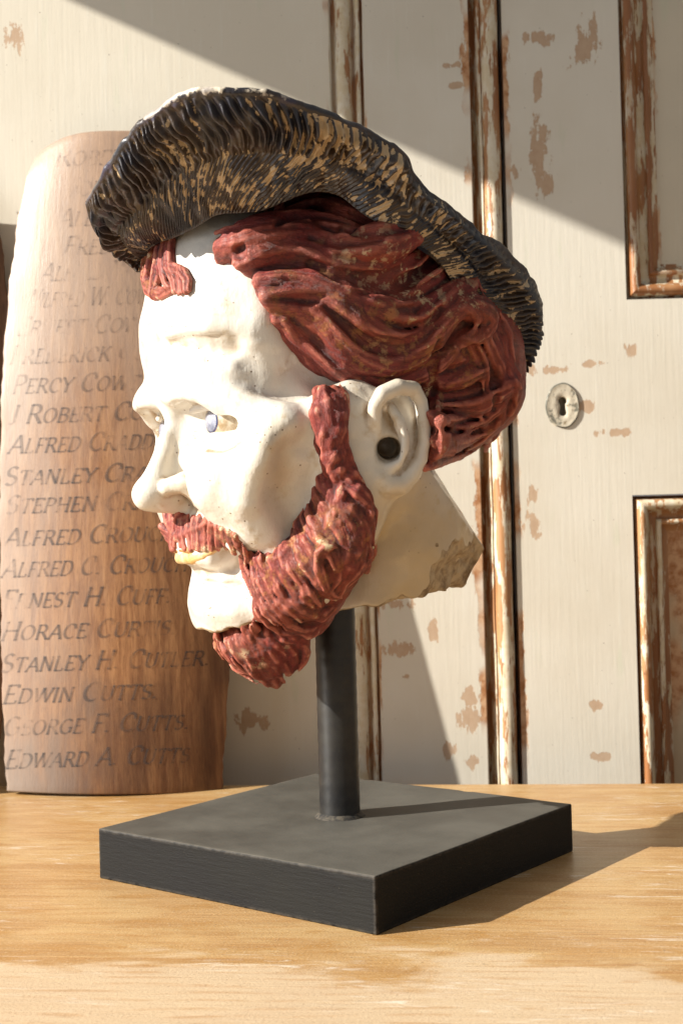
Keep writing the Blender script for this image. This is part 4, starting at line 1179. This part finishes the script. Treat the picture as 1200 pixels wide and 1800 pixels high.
d1 = empty('cupboard_door', (0, 0, 0), 'cream painted left door leaf with a wide plain panel and chipped stile edge', 'door')
xP0 = xv(0, 60) - 0.75
link('panel', box_mesh('panel', (xP0, YD + 0.006, ZLO), (xA + 0.002, YD + 0.014, ZHI), 0), M_panel_l, d1)
w = xB - xA
prof = [(xA, YD + 0.006), (xA + 0.0005, YD + 0.0045), (xA + w * .05, YD + 0.0100)] + [(xA + w * .17, YD + 0.0100), (xA + w * .19, YD + 0.003)] \
    + arc(xA + w * .42, YD + 0.0035, w * .22, 180, 360, 12) + [(xA + w * .68, YD + 0.0055), (xA + w * .74, YD + 0.0065), (xA + w * .80, YD + 0.0015), (xA + w * .90, YD - 0.0005), (xA + w * .93, YD + 0.006), (xA + w * .97, YD + 0.006), (xA + w * 1.0, YD + 0.0)]
profile_strip('panel_moulding', prof, ZLO, ZHI, M_mould, d1)
link('stile', box_mesh('stile', (xB, YD, ZLO), (xC, YD + 0.026, ZHI), 0.0012), M_stile_l, d1)
# rounded cover bead between the two leaves
gw = xE - xC
prof = [(xC + 0.0003, YD + 0.02), (xC + gw * .14, YD + 0.018)] + [(xC + gw * .20, YD + 0.010)] + [(xC + gw * .28, YD + 0.0035), (xC + gw * .32, YD + 0.0025), (xC + gw * .34, YD + 0.004)] + arc(xC + gw * .61, YD + 0.004, gw * .26, 180, 360, 16) + [(xC + gw * .885, YD + 0.012), (xC + gw * .9, YD + 0.02)]
profile_strip('meeting_bead', prof, ZLO, ZHI, M_bead, d1)
link('rebate', box_mesh('rebate', (xC + 0.0005, YD + 0.0205, ZLO), (xE - 0.0005, YD + 0.0255, ZHI)), M_dark, d1)

d2 = empty('cupboard_door', (0, 0, 0), 'cream painted right door leaf with a keyhole plate and two framed panels', 'door')
xW = 0.95
uC, vC = 1098, 525
x1, z1 = D(1098, 525); x2, z2 = D(1116, 872)
xs = (x1 + x2) / 2
hx, hz = D(988, 713)
hw, hh = 0.0065, 0.0125
# stile with the lock hole cut through it
def stile_with_hole(x0, x1_, z0, z1_, hx, hz, hw, hh, y0, y1):
    xs_ = [x0, hx - hw, hx + hw, x1_]; zs_ = [z0, hz - hh, hz + hh, z1_]
    bm = bmesh.new()
    f = [[bm.verts.new((x, y0, z)) for z in zs_] for x in xs_]
    b = [[bm.verts.new((x, y1, z)) for z in zs_] for x in xs_]
    for i in range(3):
        for j in range(3):
            if (i, j) != (1, 1): bm.faces.new((f[i][j], f[i + 1][j], f[i + 1][j + 1], f[i][j + 1]))
            bm.faces.new((b[i][j], b[i][j + 1], b[i + 1][j + 1], b[i + 1][j]))
    for j in range(3):
        bm.faces.new((f[0][j], f[0][j + 1], b[0][j + 1], b[0][j])); bm.faces.new((f[3][j + 1], f[3][j], b[3][j], b[3][j + 1]))
    for i in range(3):
        bm.faces.new((f[i + 1][0], f[i][0], b[i][0], b[i + 1][0])); bm.faces.new((f[i][3], f[i + 1][3], b[i + 1][3], b[i][3]))
    bm.faces.new((f[1][1], f[1][2], b[1][2], b[1][1])); bm.faces.new((f[2][2], f[2][1], b[2][1], b[2][2]))
    bm.faces.new((f[1][2], f[2][2], b[2][2], b[1][2])); bm.faces.new((f[2][1], f[1][1], b[1][1], b[2][1]))
    me = bpy.data.meshes.new('stile'); bm.normal_update(); bm.to_mesh(me); bm.free()
    return me
link('stile', stile_with_hole(xE, xs - 0.0012, ZLO, ZHI, hx, hz, hw, hh, YD, YD + 0.026), M_stile_r, d2)
link('rail', box_mesh('rail', (xs - 0.0012, YD + 0.00002, z2 + 0.0012), (xW, YD + 0.026, z1 - 0.0012), 0.0), M_stile_r, d2)
def frame_piece(ax, ay, bx, by, inx, iny, prof, parent, ma, mb):
    # from corner a to corner b; (inx, iny) points into the panel; each profile point is mitred at both ends
    V = []; F = []; m = len(prof); n = 40
    L = math.hypot(bx - ax, by - ay); tx, ty = (bx - ax) / L, (by - ay) / L
    for i in range(n + 1):
        for d, y in prof:
            s0 = d if ma else 0.0; s1 = L - (d if mb else 0.0)
            s_ = s0 + (s1 - s0) * i / n
            V.append((ax + tx * s_ + inx * d, y, ay + ty * s_ + iny * d))
    for i in range(n):
        for j in range(m - 1): F.append((i * m + j, i * m + j + 1, (i + 1) * m + j + 1, (i + 1) * m + j))
    me = np_mesh('frame_moulding', V, F)
    return link('frame_moulding', me, M_mould_r, parent)
q = 1 / PXM
fprof = [(0.0, YD + 0.004), (1.5 * q, YD + 0.015), (5 * q, YD + 0.015), (6 * q, YD + 0.002)] + [(6 * q + a, YD - b) for a, b in ((3 * q, 0.0025), (8 * q, 0.0040), (13 * q, 0.0032), (17 * q, 0.0), (20 * q, -0.004))] \
    + [(28 * q, YD + 0.0085), (36 * q, YD + 0.0105), (41 * q, YD + 0.0105), (42 * q, YD + 0.0065), (46 * q, YD + 0.0050), (50 * q, YD + 0.0065), (52 * q, YD + 0.0115), (60 * q, YD + 0.0150), (64 * q, YD + 0.0155)]
ZT = ZHI - 0.05
frame_piece(xs, ZT, xs, z1, 1, 0, fprof, d2, False, True)
frame_piece(xs, z1, xW, z1, 0, 1, fprof, d2, True, False)
frame_piece(xs, ZLO, xs, z2, 1, 0, fprof, d2, False, True)
frame_piece(xs, z2, xW, z2, 0, -1, fprof, d2, True, False)
M_pan_r = mat_door('cream_inner_panel_paint', [(xs + 60 * q, 0.006)], [], base=((0.58, 0.525, 0.42), (0.64, 0.58, 0.46)))
M_pan_low = mat_door('brown_worn_panel_paint', [(xs + 66 * q, 0.03)], [], amount=0.3, base=((0.50, 0.40, 0.27), (0.56, 0.47, 0.33)))
link('panel', box_mesh('panel', (xs + 40 * q, YD + 0.0154, z1 + 40 * q), (xW, YD + 0.022, ZT), 0), M_pan_r, d2)
link('panel', box_mesh('panel', (xs + 40 * q, YD + 0.0154, ZLO), (xW, YD + 0.022, z2 - 40 * q), 0), M_pan_low, d2)
# keyhole plate
def keyhole_outline(n):
    out = []
    for i in range(n):
        a = 2 * math.pi * i / n
        # star-shaped keyhole: round top, narrow waist, flared foot
        dx, dz = math.sin(a), math.cos(a)
        best = 0.0
        for k_ in range(200):
            r = 0.0165 * (k_ + 1) / 200; x, z = dx * r, dz * r
            inside = math.hypot(x, z - 0.0068) < 0.0062 or (-0.0130 < z < 0.006 and abs(x) < (0.0042 if z > -0.004 else 0.0042 + (-0.004 - z) * 0.16)) or math.hypot(x, z + 0.0105) < 0.0052
            if inside: best = r
        out.append((dx * best, dz * best))
    return out
N = 72
inner = keyhole_outline(N)
ox, oz = 30 / PXM, 40 / PXM
V = []; rings = [(1.0, 1.0, YD + 0.0005), (0.985, 1.0, YD - 0.0015), (0.93, 1.0, YD - 0.0021), (0.86, 1.0, YD - 0.0017), (0.5, 0.0, YD - 0.0021), (0.04, 0, YD - 0.0022), (0, 0, YD - 0.0016), (0, 0, YD + 0.006)]
for f_, _, y in rings:
    for i in range(N):
        a = 2 * math.pi * i / N
        o_ = (math.sin(a) * ox, math.cos(a) * oz); n_ = (inner[i][0] * 0.8, inner[i][1] * 0.78)
        wob = 1 + 0.012 * math.sin(3 * a + 1) + 0.008 * math.sin(7 * a)
        V.append((hx + (o_[0] * f_ * wob + n_[0] * (1 - f_)), y, hz + (o_[1] * f_ * wob + n_[1] * (1 - f_))))
F = [(r * N + i, r * N + (i + 1) % N, (r + 1) * N + (i + 1) % N, (r + 1) * N + i) for r in range(len(rings) - 1) for i in range(N)]
t = NT('paint_clogged_brass'); co = t.coord(); n = t.noise(co, 90, 5, 0.7); n2 = t.noise(co, 240, 3)
c = t.mix(t.ramp(t.math('ADD', n, t.math('MULTIPLY', t.math('SUBTRACT', 0.5, t.ramp(t.point(), 0.45, 0.6)), 0.3)), 0.50, 0.56), (0.20, 0.19, 0.15), (0.58, 0.52, 0.41))
c = t.mix(t.ramp(n2, 0.62, 0.7), c, (0.26, 0.20, 0.12))
c = t.mix(t.math('MULTIPLY', t.attr('rim'), t.ramp(n, 0.40, 0.52)), c, (0.09, 0.09, 0.07))
M_plate = t.done(c, 0.45, t.bump(n, 0.7, 0.0015))
kp = np_mesh('keyhole_plate', V, F); add_attr(kp, 'rim', [1.0] * (3 * N) + [0.0] * ((len(rings) - 3) * N)); link('keyhole_plate', kp, M_plate, d2)
link('lock_case', box_mesh('lock_case', (hx - 0.02, YD + 0.0262, hz - 0.03), (hx + 0.02, YD + 0.04, hz + 0.03)), M_dark, d2)

# ------------------------------------------------------------------ the curved wooden name boards
def board_shape(cb, ct, halfs, vb, vt):
    # returns f(a, b) -> pixel and half width; b 0 bottom .. 1 top
    def f(a, b):
        hw_ = float(np.interp(b, [h[0] for h in halfs], [h[1] for h in halfs]))
        c_ = cb + (ct - cb) * b
        top = vt + 40 * abs(a) ** 3.2
        v = vb + (top - vb) * b + 6 * (1 - a * a) * (1 - b)
        return c_ + a * hw_, v
    return f
def board_depth(a, b, y0, y1, sag):
    return ((y0 + (y1 - y0) * b) + sag * a * a) / K
def build_board(f, y0, y1, sag, th, mat, root, nu=44, nv=80):
    front = []; 
    us = [math.sin(math.pi / 2 * (i / nu * 2 - 1)) * 0.35 + (i / nu * 2 - 1) * 0.65 for i in range(nu + 1)]
    for j in range(nv + 1):
        b = j / nv
        for a in us:
            u, v = f(a, b)
            u += 1.2 * math.sin(v * 0.06) * abs(a) ** 8 + 0.8 * math.sin(v * 0.21 + 1) * abs(a) ** 8
            p = Pd(u, v, board_depth(a, b, y0, y1, sag)) * K
            front.append(p)
    F0 = np.array(front).reshape(nv + 1, nu + 1, 3)
    # normals for the thickness
    du = np.gradient(F0, axis=1); dv = np.gradient(F0, axis=0)
    nn = np.cross(du, dv); nn /= np.linalg.norm(nn, axis=2, keepdims=True)
    nn *= np.sign(-nn[..., 1:2])
    B0 = F0 - nn * th
    V = np.concatenate([F0.reshape(-1, 3), B0.reshape(-1, 3)])
    n = nu + 1; off = (nv + 1) * n; Q = []
    for j in range(nv):
        for i in range(nu):
            a = j * n + i; Q.append((a, a + 1, a + n + 1, a + n)); Q.append((off + a, off + a + n, off + a + n + 1, off + a + 1))
    for j in range(nv):
        a = j * n; Q.append((a, a + n, off + a + n, off + a)); a = j * n + nu; Q.append((a, off + a, off + a + n, a + n))
    for i in range(nu):
        a = i; Q.append((a, off + a, off + a + 1, a + 1)); a = nv * n + i; Q.append((a, a + 1, off + a + 1, off + a))
    me = np_mesh('stave', V, Q)
    # soften only across the face
    bm = bmesh.new(); bm.from_mesh(me)
    bmesh.ops.recalc_face_normals(bm, faces=bm.faces)
    es = [e for e in bm.edges if len(e.link_faces) == 2 and e.calc_face_angle(0) > 0.8]
    bmesh.ops.bevel(bm, geom=es, offset=0.0018, segments=2, affect='EDGES', profile=0.6)
    for fc in bm.faces: fc.smooth = True
    bm.to_mesh(me); bm.free()
    return link('stave', me, mat, root)
def mat_board(name, dark=0.0):
    t = NT(name)
    g1 = t.noise(t.coord(scale=(12, 12, 0.5)), 14, 7, 0.65, 0.5); g2 = t.noise(t.coord(scale=(30, 30, 1.0)), 26, 4, 0.7); bl = t.noise(t.coord(scale=(2.2, 1, 0.8)), 9, 5, 0.6)
    c = t.mix(t.ramp(g1, 0.32, 0.68), (0.19 - dark * .15, 0.082 - dark * .062, 0.034 - dark * .025), (0.33 - dark * .25, 0.165 - dark * .125, 0.072 - dark * .052))
    c = t.mix(t.math('MULTIPLY', t.ramp(g2, 0.52, 0.66), 0.55), c, (0.13, 0.055, 0.022))
    sx = t.n('ShaderNodeSeparateXYZ', i_0=t.coord())
    # darker foot and right-hand edge; sun glare painted in pale, upper half and left
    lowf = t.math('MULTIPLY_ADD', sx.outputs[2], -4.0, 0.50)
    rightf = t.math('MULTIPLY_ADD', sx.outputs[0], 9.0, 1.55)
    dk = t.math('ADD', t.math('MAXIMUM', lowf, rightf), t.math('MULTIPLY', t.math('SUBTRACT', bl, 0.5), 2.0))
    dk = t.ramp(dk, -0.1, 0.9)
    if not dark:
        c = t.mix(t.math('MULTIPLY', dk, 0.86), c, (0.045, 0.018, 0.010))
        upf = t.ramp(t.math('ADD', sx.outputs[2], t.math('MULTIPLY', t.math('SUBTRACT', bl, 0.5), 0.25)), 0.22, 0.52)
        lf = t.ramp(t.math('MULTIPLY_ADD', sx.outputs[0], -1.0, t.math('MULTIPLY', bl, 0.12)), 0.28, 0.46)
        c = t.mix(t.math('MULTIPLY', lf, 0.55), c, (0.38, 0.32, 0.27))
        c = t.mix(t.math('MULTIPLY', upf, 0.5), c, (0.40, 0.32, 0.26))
    h = t.math('ADD', g1, t.math('MULTIPLY', g2, 0.6))
    return t.done(c, t.math('MULTIPLY_ADD', bl, 0.25, 0.28), t.bump(h, 0.35, 0.0010), spec=0.3, coat=0.12, coatr=0.3)
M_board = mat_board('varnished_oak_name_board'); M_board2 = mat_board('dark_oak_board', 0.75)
HALF = [(0, 190), (0.17, 200), (0.45, 208), (0.65, 206), (0.8, 194), (0.9, 180), (0.96, 168), (1.0, 146)]
F1 = board_shape(201, 213, HALF, 1391, 229)
Y0, Y1, SAG, BT = 0.312, 0.385, 0.026, 0.014
bl0 = Pd(200, 1396, Y0 / K) * K
nb = empty('name_board', (0, 0, 0), 'curved brown oak board lettered with rows of faded names, leaning behind the bust', 'board')
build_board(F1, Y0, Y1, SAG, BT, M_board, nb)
F2 = board_shape(-196, -172, HALF, 1392, 290)
nb2 = empty('name_board', (0, 0, 0), 'dark grey brown curved board edge at the far left behind the lettered one', 'board')
build_board(F2, 0.318, 0.385, 0.03, 0.014, M_board2, nb2)

# lettering: a broad-nib italic roman, drawn as inlaid paint ribbons that follow the curved face
def A_(cx, cy, rx, ry, a0, a1, n=12):
    return [(cx + rx * math.cos(math.radians(a0 + (a1 - a0) * i / n)), cy + ry * math.sin(math.radians(a0 + (a1 - a0) * i / n))) for i in range(n + 1)]
GL = {
 'A': (.78, [[(.02, 0), (.40, 1)], [(.40, 1), (.74, 0)], [(.15, .34), (.60, .34)]]),
 'B': (.68, [[(.12, 0), (.12, 1)], [(.12, 1), (.34, 1)] + A_(.34, .76, .22, .24, 90, -90) + [(.12, .52)], [(.34, .52)] + A_(.36, .26, .26, .26, 90, -90) + [(.12, 0)]]),
 'C': (.76, [A_(.42, .5, .36, .5, 48, 312, 18), [(.66, .86), (.66, .68)]]),
 'D': (.80, [[(.12, 0), (.12, 1)], [(.12, 1), (.36, 1)] + A_(.36, .5, .36, .5, 90, -90, 14) + [(.12, 0)]]),
 'E': (.64, [[(.12, 0), (.12, 1)], [(.12, 1), (.56, 1), (.57, .86)], [(.12, .52), (.46, .52)], [(.12, 0), (.58, 0), (.60, .16)]]),
 'F': (.60, [[(.12, 0), (.12, 1)], [(.12, 1), (.56, 1), (.57, .84)], [(.12, .52), (.44, .52)]]),
 'G': (.82, [A_(.42, .5, .36, .5, 48, 320, 18), [(.70, .40), (.70, .06)], [(.56, .42), (.80, .42)]]),
 'H': (.84, [[(.12, 0), (.12, 1)], [(.70, 0), (.70, 1)], [(.12, .52), (.70, .52)]]),
 'I': (.30, [[(.14, 0), (.14, 1)]]),
 'J': (.46, [[(.32, 1), (.32, .16)] + A_(.18, .12, .14, .14, 0, -150, 8)]),
 'K': (.76, [[(.12, 0), (.12, 1)], [(.62, 1), (.13, .44)], [(.28, .60), (.70, 0)]]),
 'L': (.62, [[(.12, 0), (.12, 1)], [(.12, 0), (.54, 0), (.57, .18)]]),
 'N': (.84, [[(.12, 0), (.12, 1)], [(.12, 1), (.70, 0)], [(.70, 0), (.70, 1)]]),
 'O': (.86, [A_(.42, .5, .36, .5, 0, 360, 24)]),
 'P': (.64, [[(.12, 0), (.12, 1)], [(.12, 1), (.34, 1)] + A_(.34, .74, .23, .26, 90, -90) + [(.12, .48)]]),
 'R': (.74, [[(.12, 0), (.12, 1)], [(.12, 1), (.34, 1)] + A_(.34, .75, .22, .25, 90, -90) + [(.12, .50)], [(.34, .50), (.70, 0)]]),
 'S': (.60, [A_(.29, .74, .22, .25, 35, 265, 12) + A_(.29, .25, .23, .25, 85, -145, 12)]),
 'T': (.72, [[(.36, 0), (.36, 1)], [(.04, .84), (.05, 1), (.67, 1), (.68, .84)]]),
 'U': (.82, [[(.12, 1), (.12, .34)] + A_(.40, .32, .28, .32, 180, 360, 12) + [(.68, 1)]]),
 'V': (.76, [[(.03, 1), (.38, 0)], [(.38, 0), (.72, 1)]]),
 'W': (1.10, [[(.03, 1), (.30, 0)], [(.30, 0), (.54, 1)], [(.54, 1), (.80, 0)], [(.80, 0), (1.06, 1)]]),
 'Y': (.72, [[(.03, 1), (.36, .48)], [(.68, 1), (.36, .48)], [(.36, .48), (.36, 0)]]),
 '.': (.26, [[(.10, .0), (.10, .10)]]), "'": (.2, [[(.1, .8), (.1, 1)]]), ' ': (.44, []),
}
SERIF = {'A': [(.02, 0), (.74, 0)], 'B': [(.12, 0), (.12, 1)], 'D': [(.12, 0), (.12, 1)], 'E': [(.12, 0), (.12, 1)], 'F': [(.12, 0), (.12, 1)], 'H': [(.12, 0), (.12, 1), (.70, 0), (.70, 1)], 'I': [(.14, 0), (.14, 1)],
         'K': [(.12, 0), (.12, 1), (.62, 1), (.70, 0)], 'L': [(.12, 0), (.12, 1)], 'N': [(.12, 0), (.12, 1), (.70, 1)], 'P': [(.12, 0), (.12, 1)], 'R': [(.12, 0), (.12, 1), (.70, 0)],
         'T': [(.36, 0)], 'U': [(.12, 1), (.68, 1)], 'V': [(.03, 1), (.72, 1)], 'W': [(.03, 1), (.54, 1), (1.06, 1)], 'Y': [(.03, 1), (.68, 1), (.36, 0)], 'J': [(.32, 1)]}
def board_point(u, v, off=0.0006):
    b = (1391 - v) / (1391 - 229.0)
    for _ in range(3):
        hw_ = float(np.interp(b, [h[0] for h in HALF], [h[1] for h in HALF])); c_ = 201 + 12 * b
        a = max(-1, min(1, (u - c_) / hw_))
        top = 229 + 40 * abs(a) ** 3.2
        b = max(0.0, min(1.0, (1391 + 6 * (1 - a * a) * (1 - b) - v) / (1391 - top)))
    return Pd(u, v, (Y0 + (Y1 - Y0) * b + SAG * a * a - off) / K) * K
def text_line(txt, u0, v0, H, width, slope):
    V = []; F = []
    def put(x, y): return board_point(u0 + x + y * 0.30, v0 - y + slope * x)
    tot = 0; first = True; items = []
    for i, ch in enumerate(txt):
        big = (ch != ' ' and (i == 0 or txt[i - 1] == ' ')) or ch == '.'
        s_ = H * (1.18 if big else 0.92)
        w_, st = GL[ch]
        items.append((ch, tot, s_)); tot += w_ * s_ * 1.0 + H * 0.07
    kx = width / tot
    for ch, x0, s_ in items:
        _, st = GL[ch]
        def ribbon(p):
            L, R = [], []
            for i in range(len(p)):
                a = p[max(0, i - 1)]; b = p[min(len(p) - 1, i + 1)]
                dx, dy = (b[0] - a[0]), (b[1] - a[1]); l = math.hypot(dx, dy) + 1e-9; dx /= l; dy /= l
                wv = 0.030 + 0.052 * abs(dx * 0.50 + -dy * 0.87)
                L.append((p[i][0] - dy * wv, p[i][1] + dx * wv)); R.append((p[i][0] + dy * wv, p[i][1] - dx * wv))
            b0 = len(V)
            for a, b in zip(L, R):
                V.append(put((x0 + a[0] * s_) * kx, a[1] * s_)); V.append(put((x0 + b[0] * s_) * kx, b[1] * s_))
            for i in range(len(p) - 1): F.append((b0 + 2 * i, b0 + 2 * i + 1, b0 + 2 * i + 3, b0 + 2 * i + 2))
        for p in st:
            q_ = []
            for i in range(len(p) - 1):
                q_.append(p[i]); 
                if math.dist(p[i], p[i + 1]) > .3: q_ += [(p[i][0] + (p[i + 1][0] - p[i][0]) * k_ / 4, p[i][1] + (p[i + 1][1] - p[i][1]) * k_ / 4) for k_ in (1, 2, 3)]
            q_.append(p[-1]); ribbon(q_)
        for (sx_, sy_) in SERIF.get(ch, []): ribbon([(sx_ - .09, sy_), (sx_, sy_), (sx_ + .09, sy_)])
    me = np_mesh('painted_name', V, F, False)
    return link('painted_name', me, M_ink, nb)
t = NT('faded_black_lettering'); co = t.coord()
n = t.noise(co, 34, 5, 0.6); n2 = t.noise(t.coord(scale=(14, 14, 1)), 30, 4)
tr = t.n('ShaderNodeBsdfTransparent'); mx = t.n('ShaderNodeMixShader')
sx = t.n('ShaderNodeSeparateXYZ', i_0=co)
hi = t.ramp(sx.outputs[2], 0.30, 0.50)
left = t.ramp(sx.outputs[0], -0.30, -0.385)
al = t.math('SUBTRACT', 0.60, t.math('MULTIPLY', t.ramp(n, 0.45, 0.68), 0.40))
al = t.math('SUBTRACT', al, t.math('MULTIPLY', n2, 0.25)); al = t.math('SUBTRACT', al, t.math('MULTIPLY', hi, 0.28)); al = t.math('SUBTRACT', al, t.math('MULTIPLY', left, 0.20), clamp=True)
t.put(t.b.inputs['Base Color'], (0.045, 0.040, 0.042)); t.b.inputs['Roughness'].default_value = 0.5
t.t.links.new(al, mx.inputs[0]); t.t.links.new(tr.outputs[0], mx.inputs[1]); t.t.links.new(t.b.outputs[0], mx.inputs[2])
out = [x for x in t.t.nodes if x.type == 'OUTPUT_MATERIAL'][0]; t.t.links.new(mx.outputs[0], out.inputs[0])
M_ink = t.m
LINES = [("ROBERT CARR", 95, 292, 260), ("JOHN COOK", 120, 345, 190), ("ALBERT COLE", 100, 398, 230), ("FRED COWELL", 110, 448, 240), ("ALFRED W. COWD", 70, 494, 270), ("WILFRED W. COWD", 40, 541, 236),
         ("ERNEST COWELL", 28, 590, 270), ("FREDERICK COWL", 16, 640, 290), ("PERCY COWTAN", 20, 692, 270), ("J ROBERT COLE", 12, 745, 280), ("ALFRED CRADDO", 14, 797, 280), ("STANLEY CRANE", 6, 853, 300), ("STEPHEN CRANE", 8, 903, 300),
         ("ALFRED CROUCH", 6, 960, 300), ("ALFRED C. CROUCH", 2, 1015, 328), ("ERNEST H. CUFF.", 2, 1070, 300), ("HORACE CURTIS.", 1, 1126, 310), ("STANLEY H. CUTLER.", 0, 1182, 370), ("EDWIN CUTTS.", 4, 1237, 274), ("GEORGE F. CUTTS.", 4, 1293, 330), ("EDWARD A. CUTTS", 8, 1351, 325)]
for tx, u, v, wd in LINES: text_line(tx, u, v, 27, wd, -0.035)

# ------------------------------------------------------------------ the window wall on the left, which cuts the sunlight off above
dirs = -to_sun
XW = -1.15
lx, lz = D(640, 190)
s_ = (lx - XW) / (math.cos(SUN_AZ))
ZW = lz + s_ * math.tan(SUN_EL)
M_wall = flat_mat('off_white_wall_plaster', (0.62, 0.60, 0.55), (0.68, 0.66, 0.61), 12, 0.8)
wall = empty('window_wall', (XW, 0, 0), 'off white plaster wall with a tall window opening, left of the table', 'wall')
for nm, y0_, y1_, z0_, z1_ in (('wall_section', -2.6, -1.75, TZ - 0.75, 1.9), ('wall_section', -1.75, 0.36, TZ - 0.75, -0.25), ('wall_section', 0.36, 0.6, TZ - 0.75, 1.9), ('lintel', -1.75, 0.36, ZW, 1.9)):
    link(nm, box_mesh(nm, (-0.10, y0_, z0_), (0.0 if nm != 'lintel' else 0.0, y1_, z1_), 0), M_wall, wall)
link('window_sill', box_mesh('window_sill', (-0.11, -1.8, -0.249), (0.06, 0.40, -0.22), 0.004), M_wall, wall)
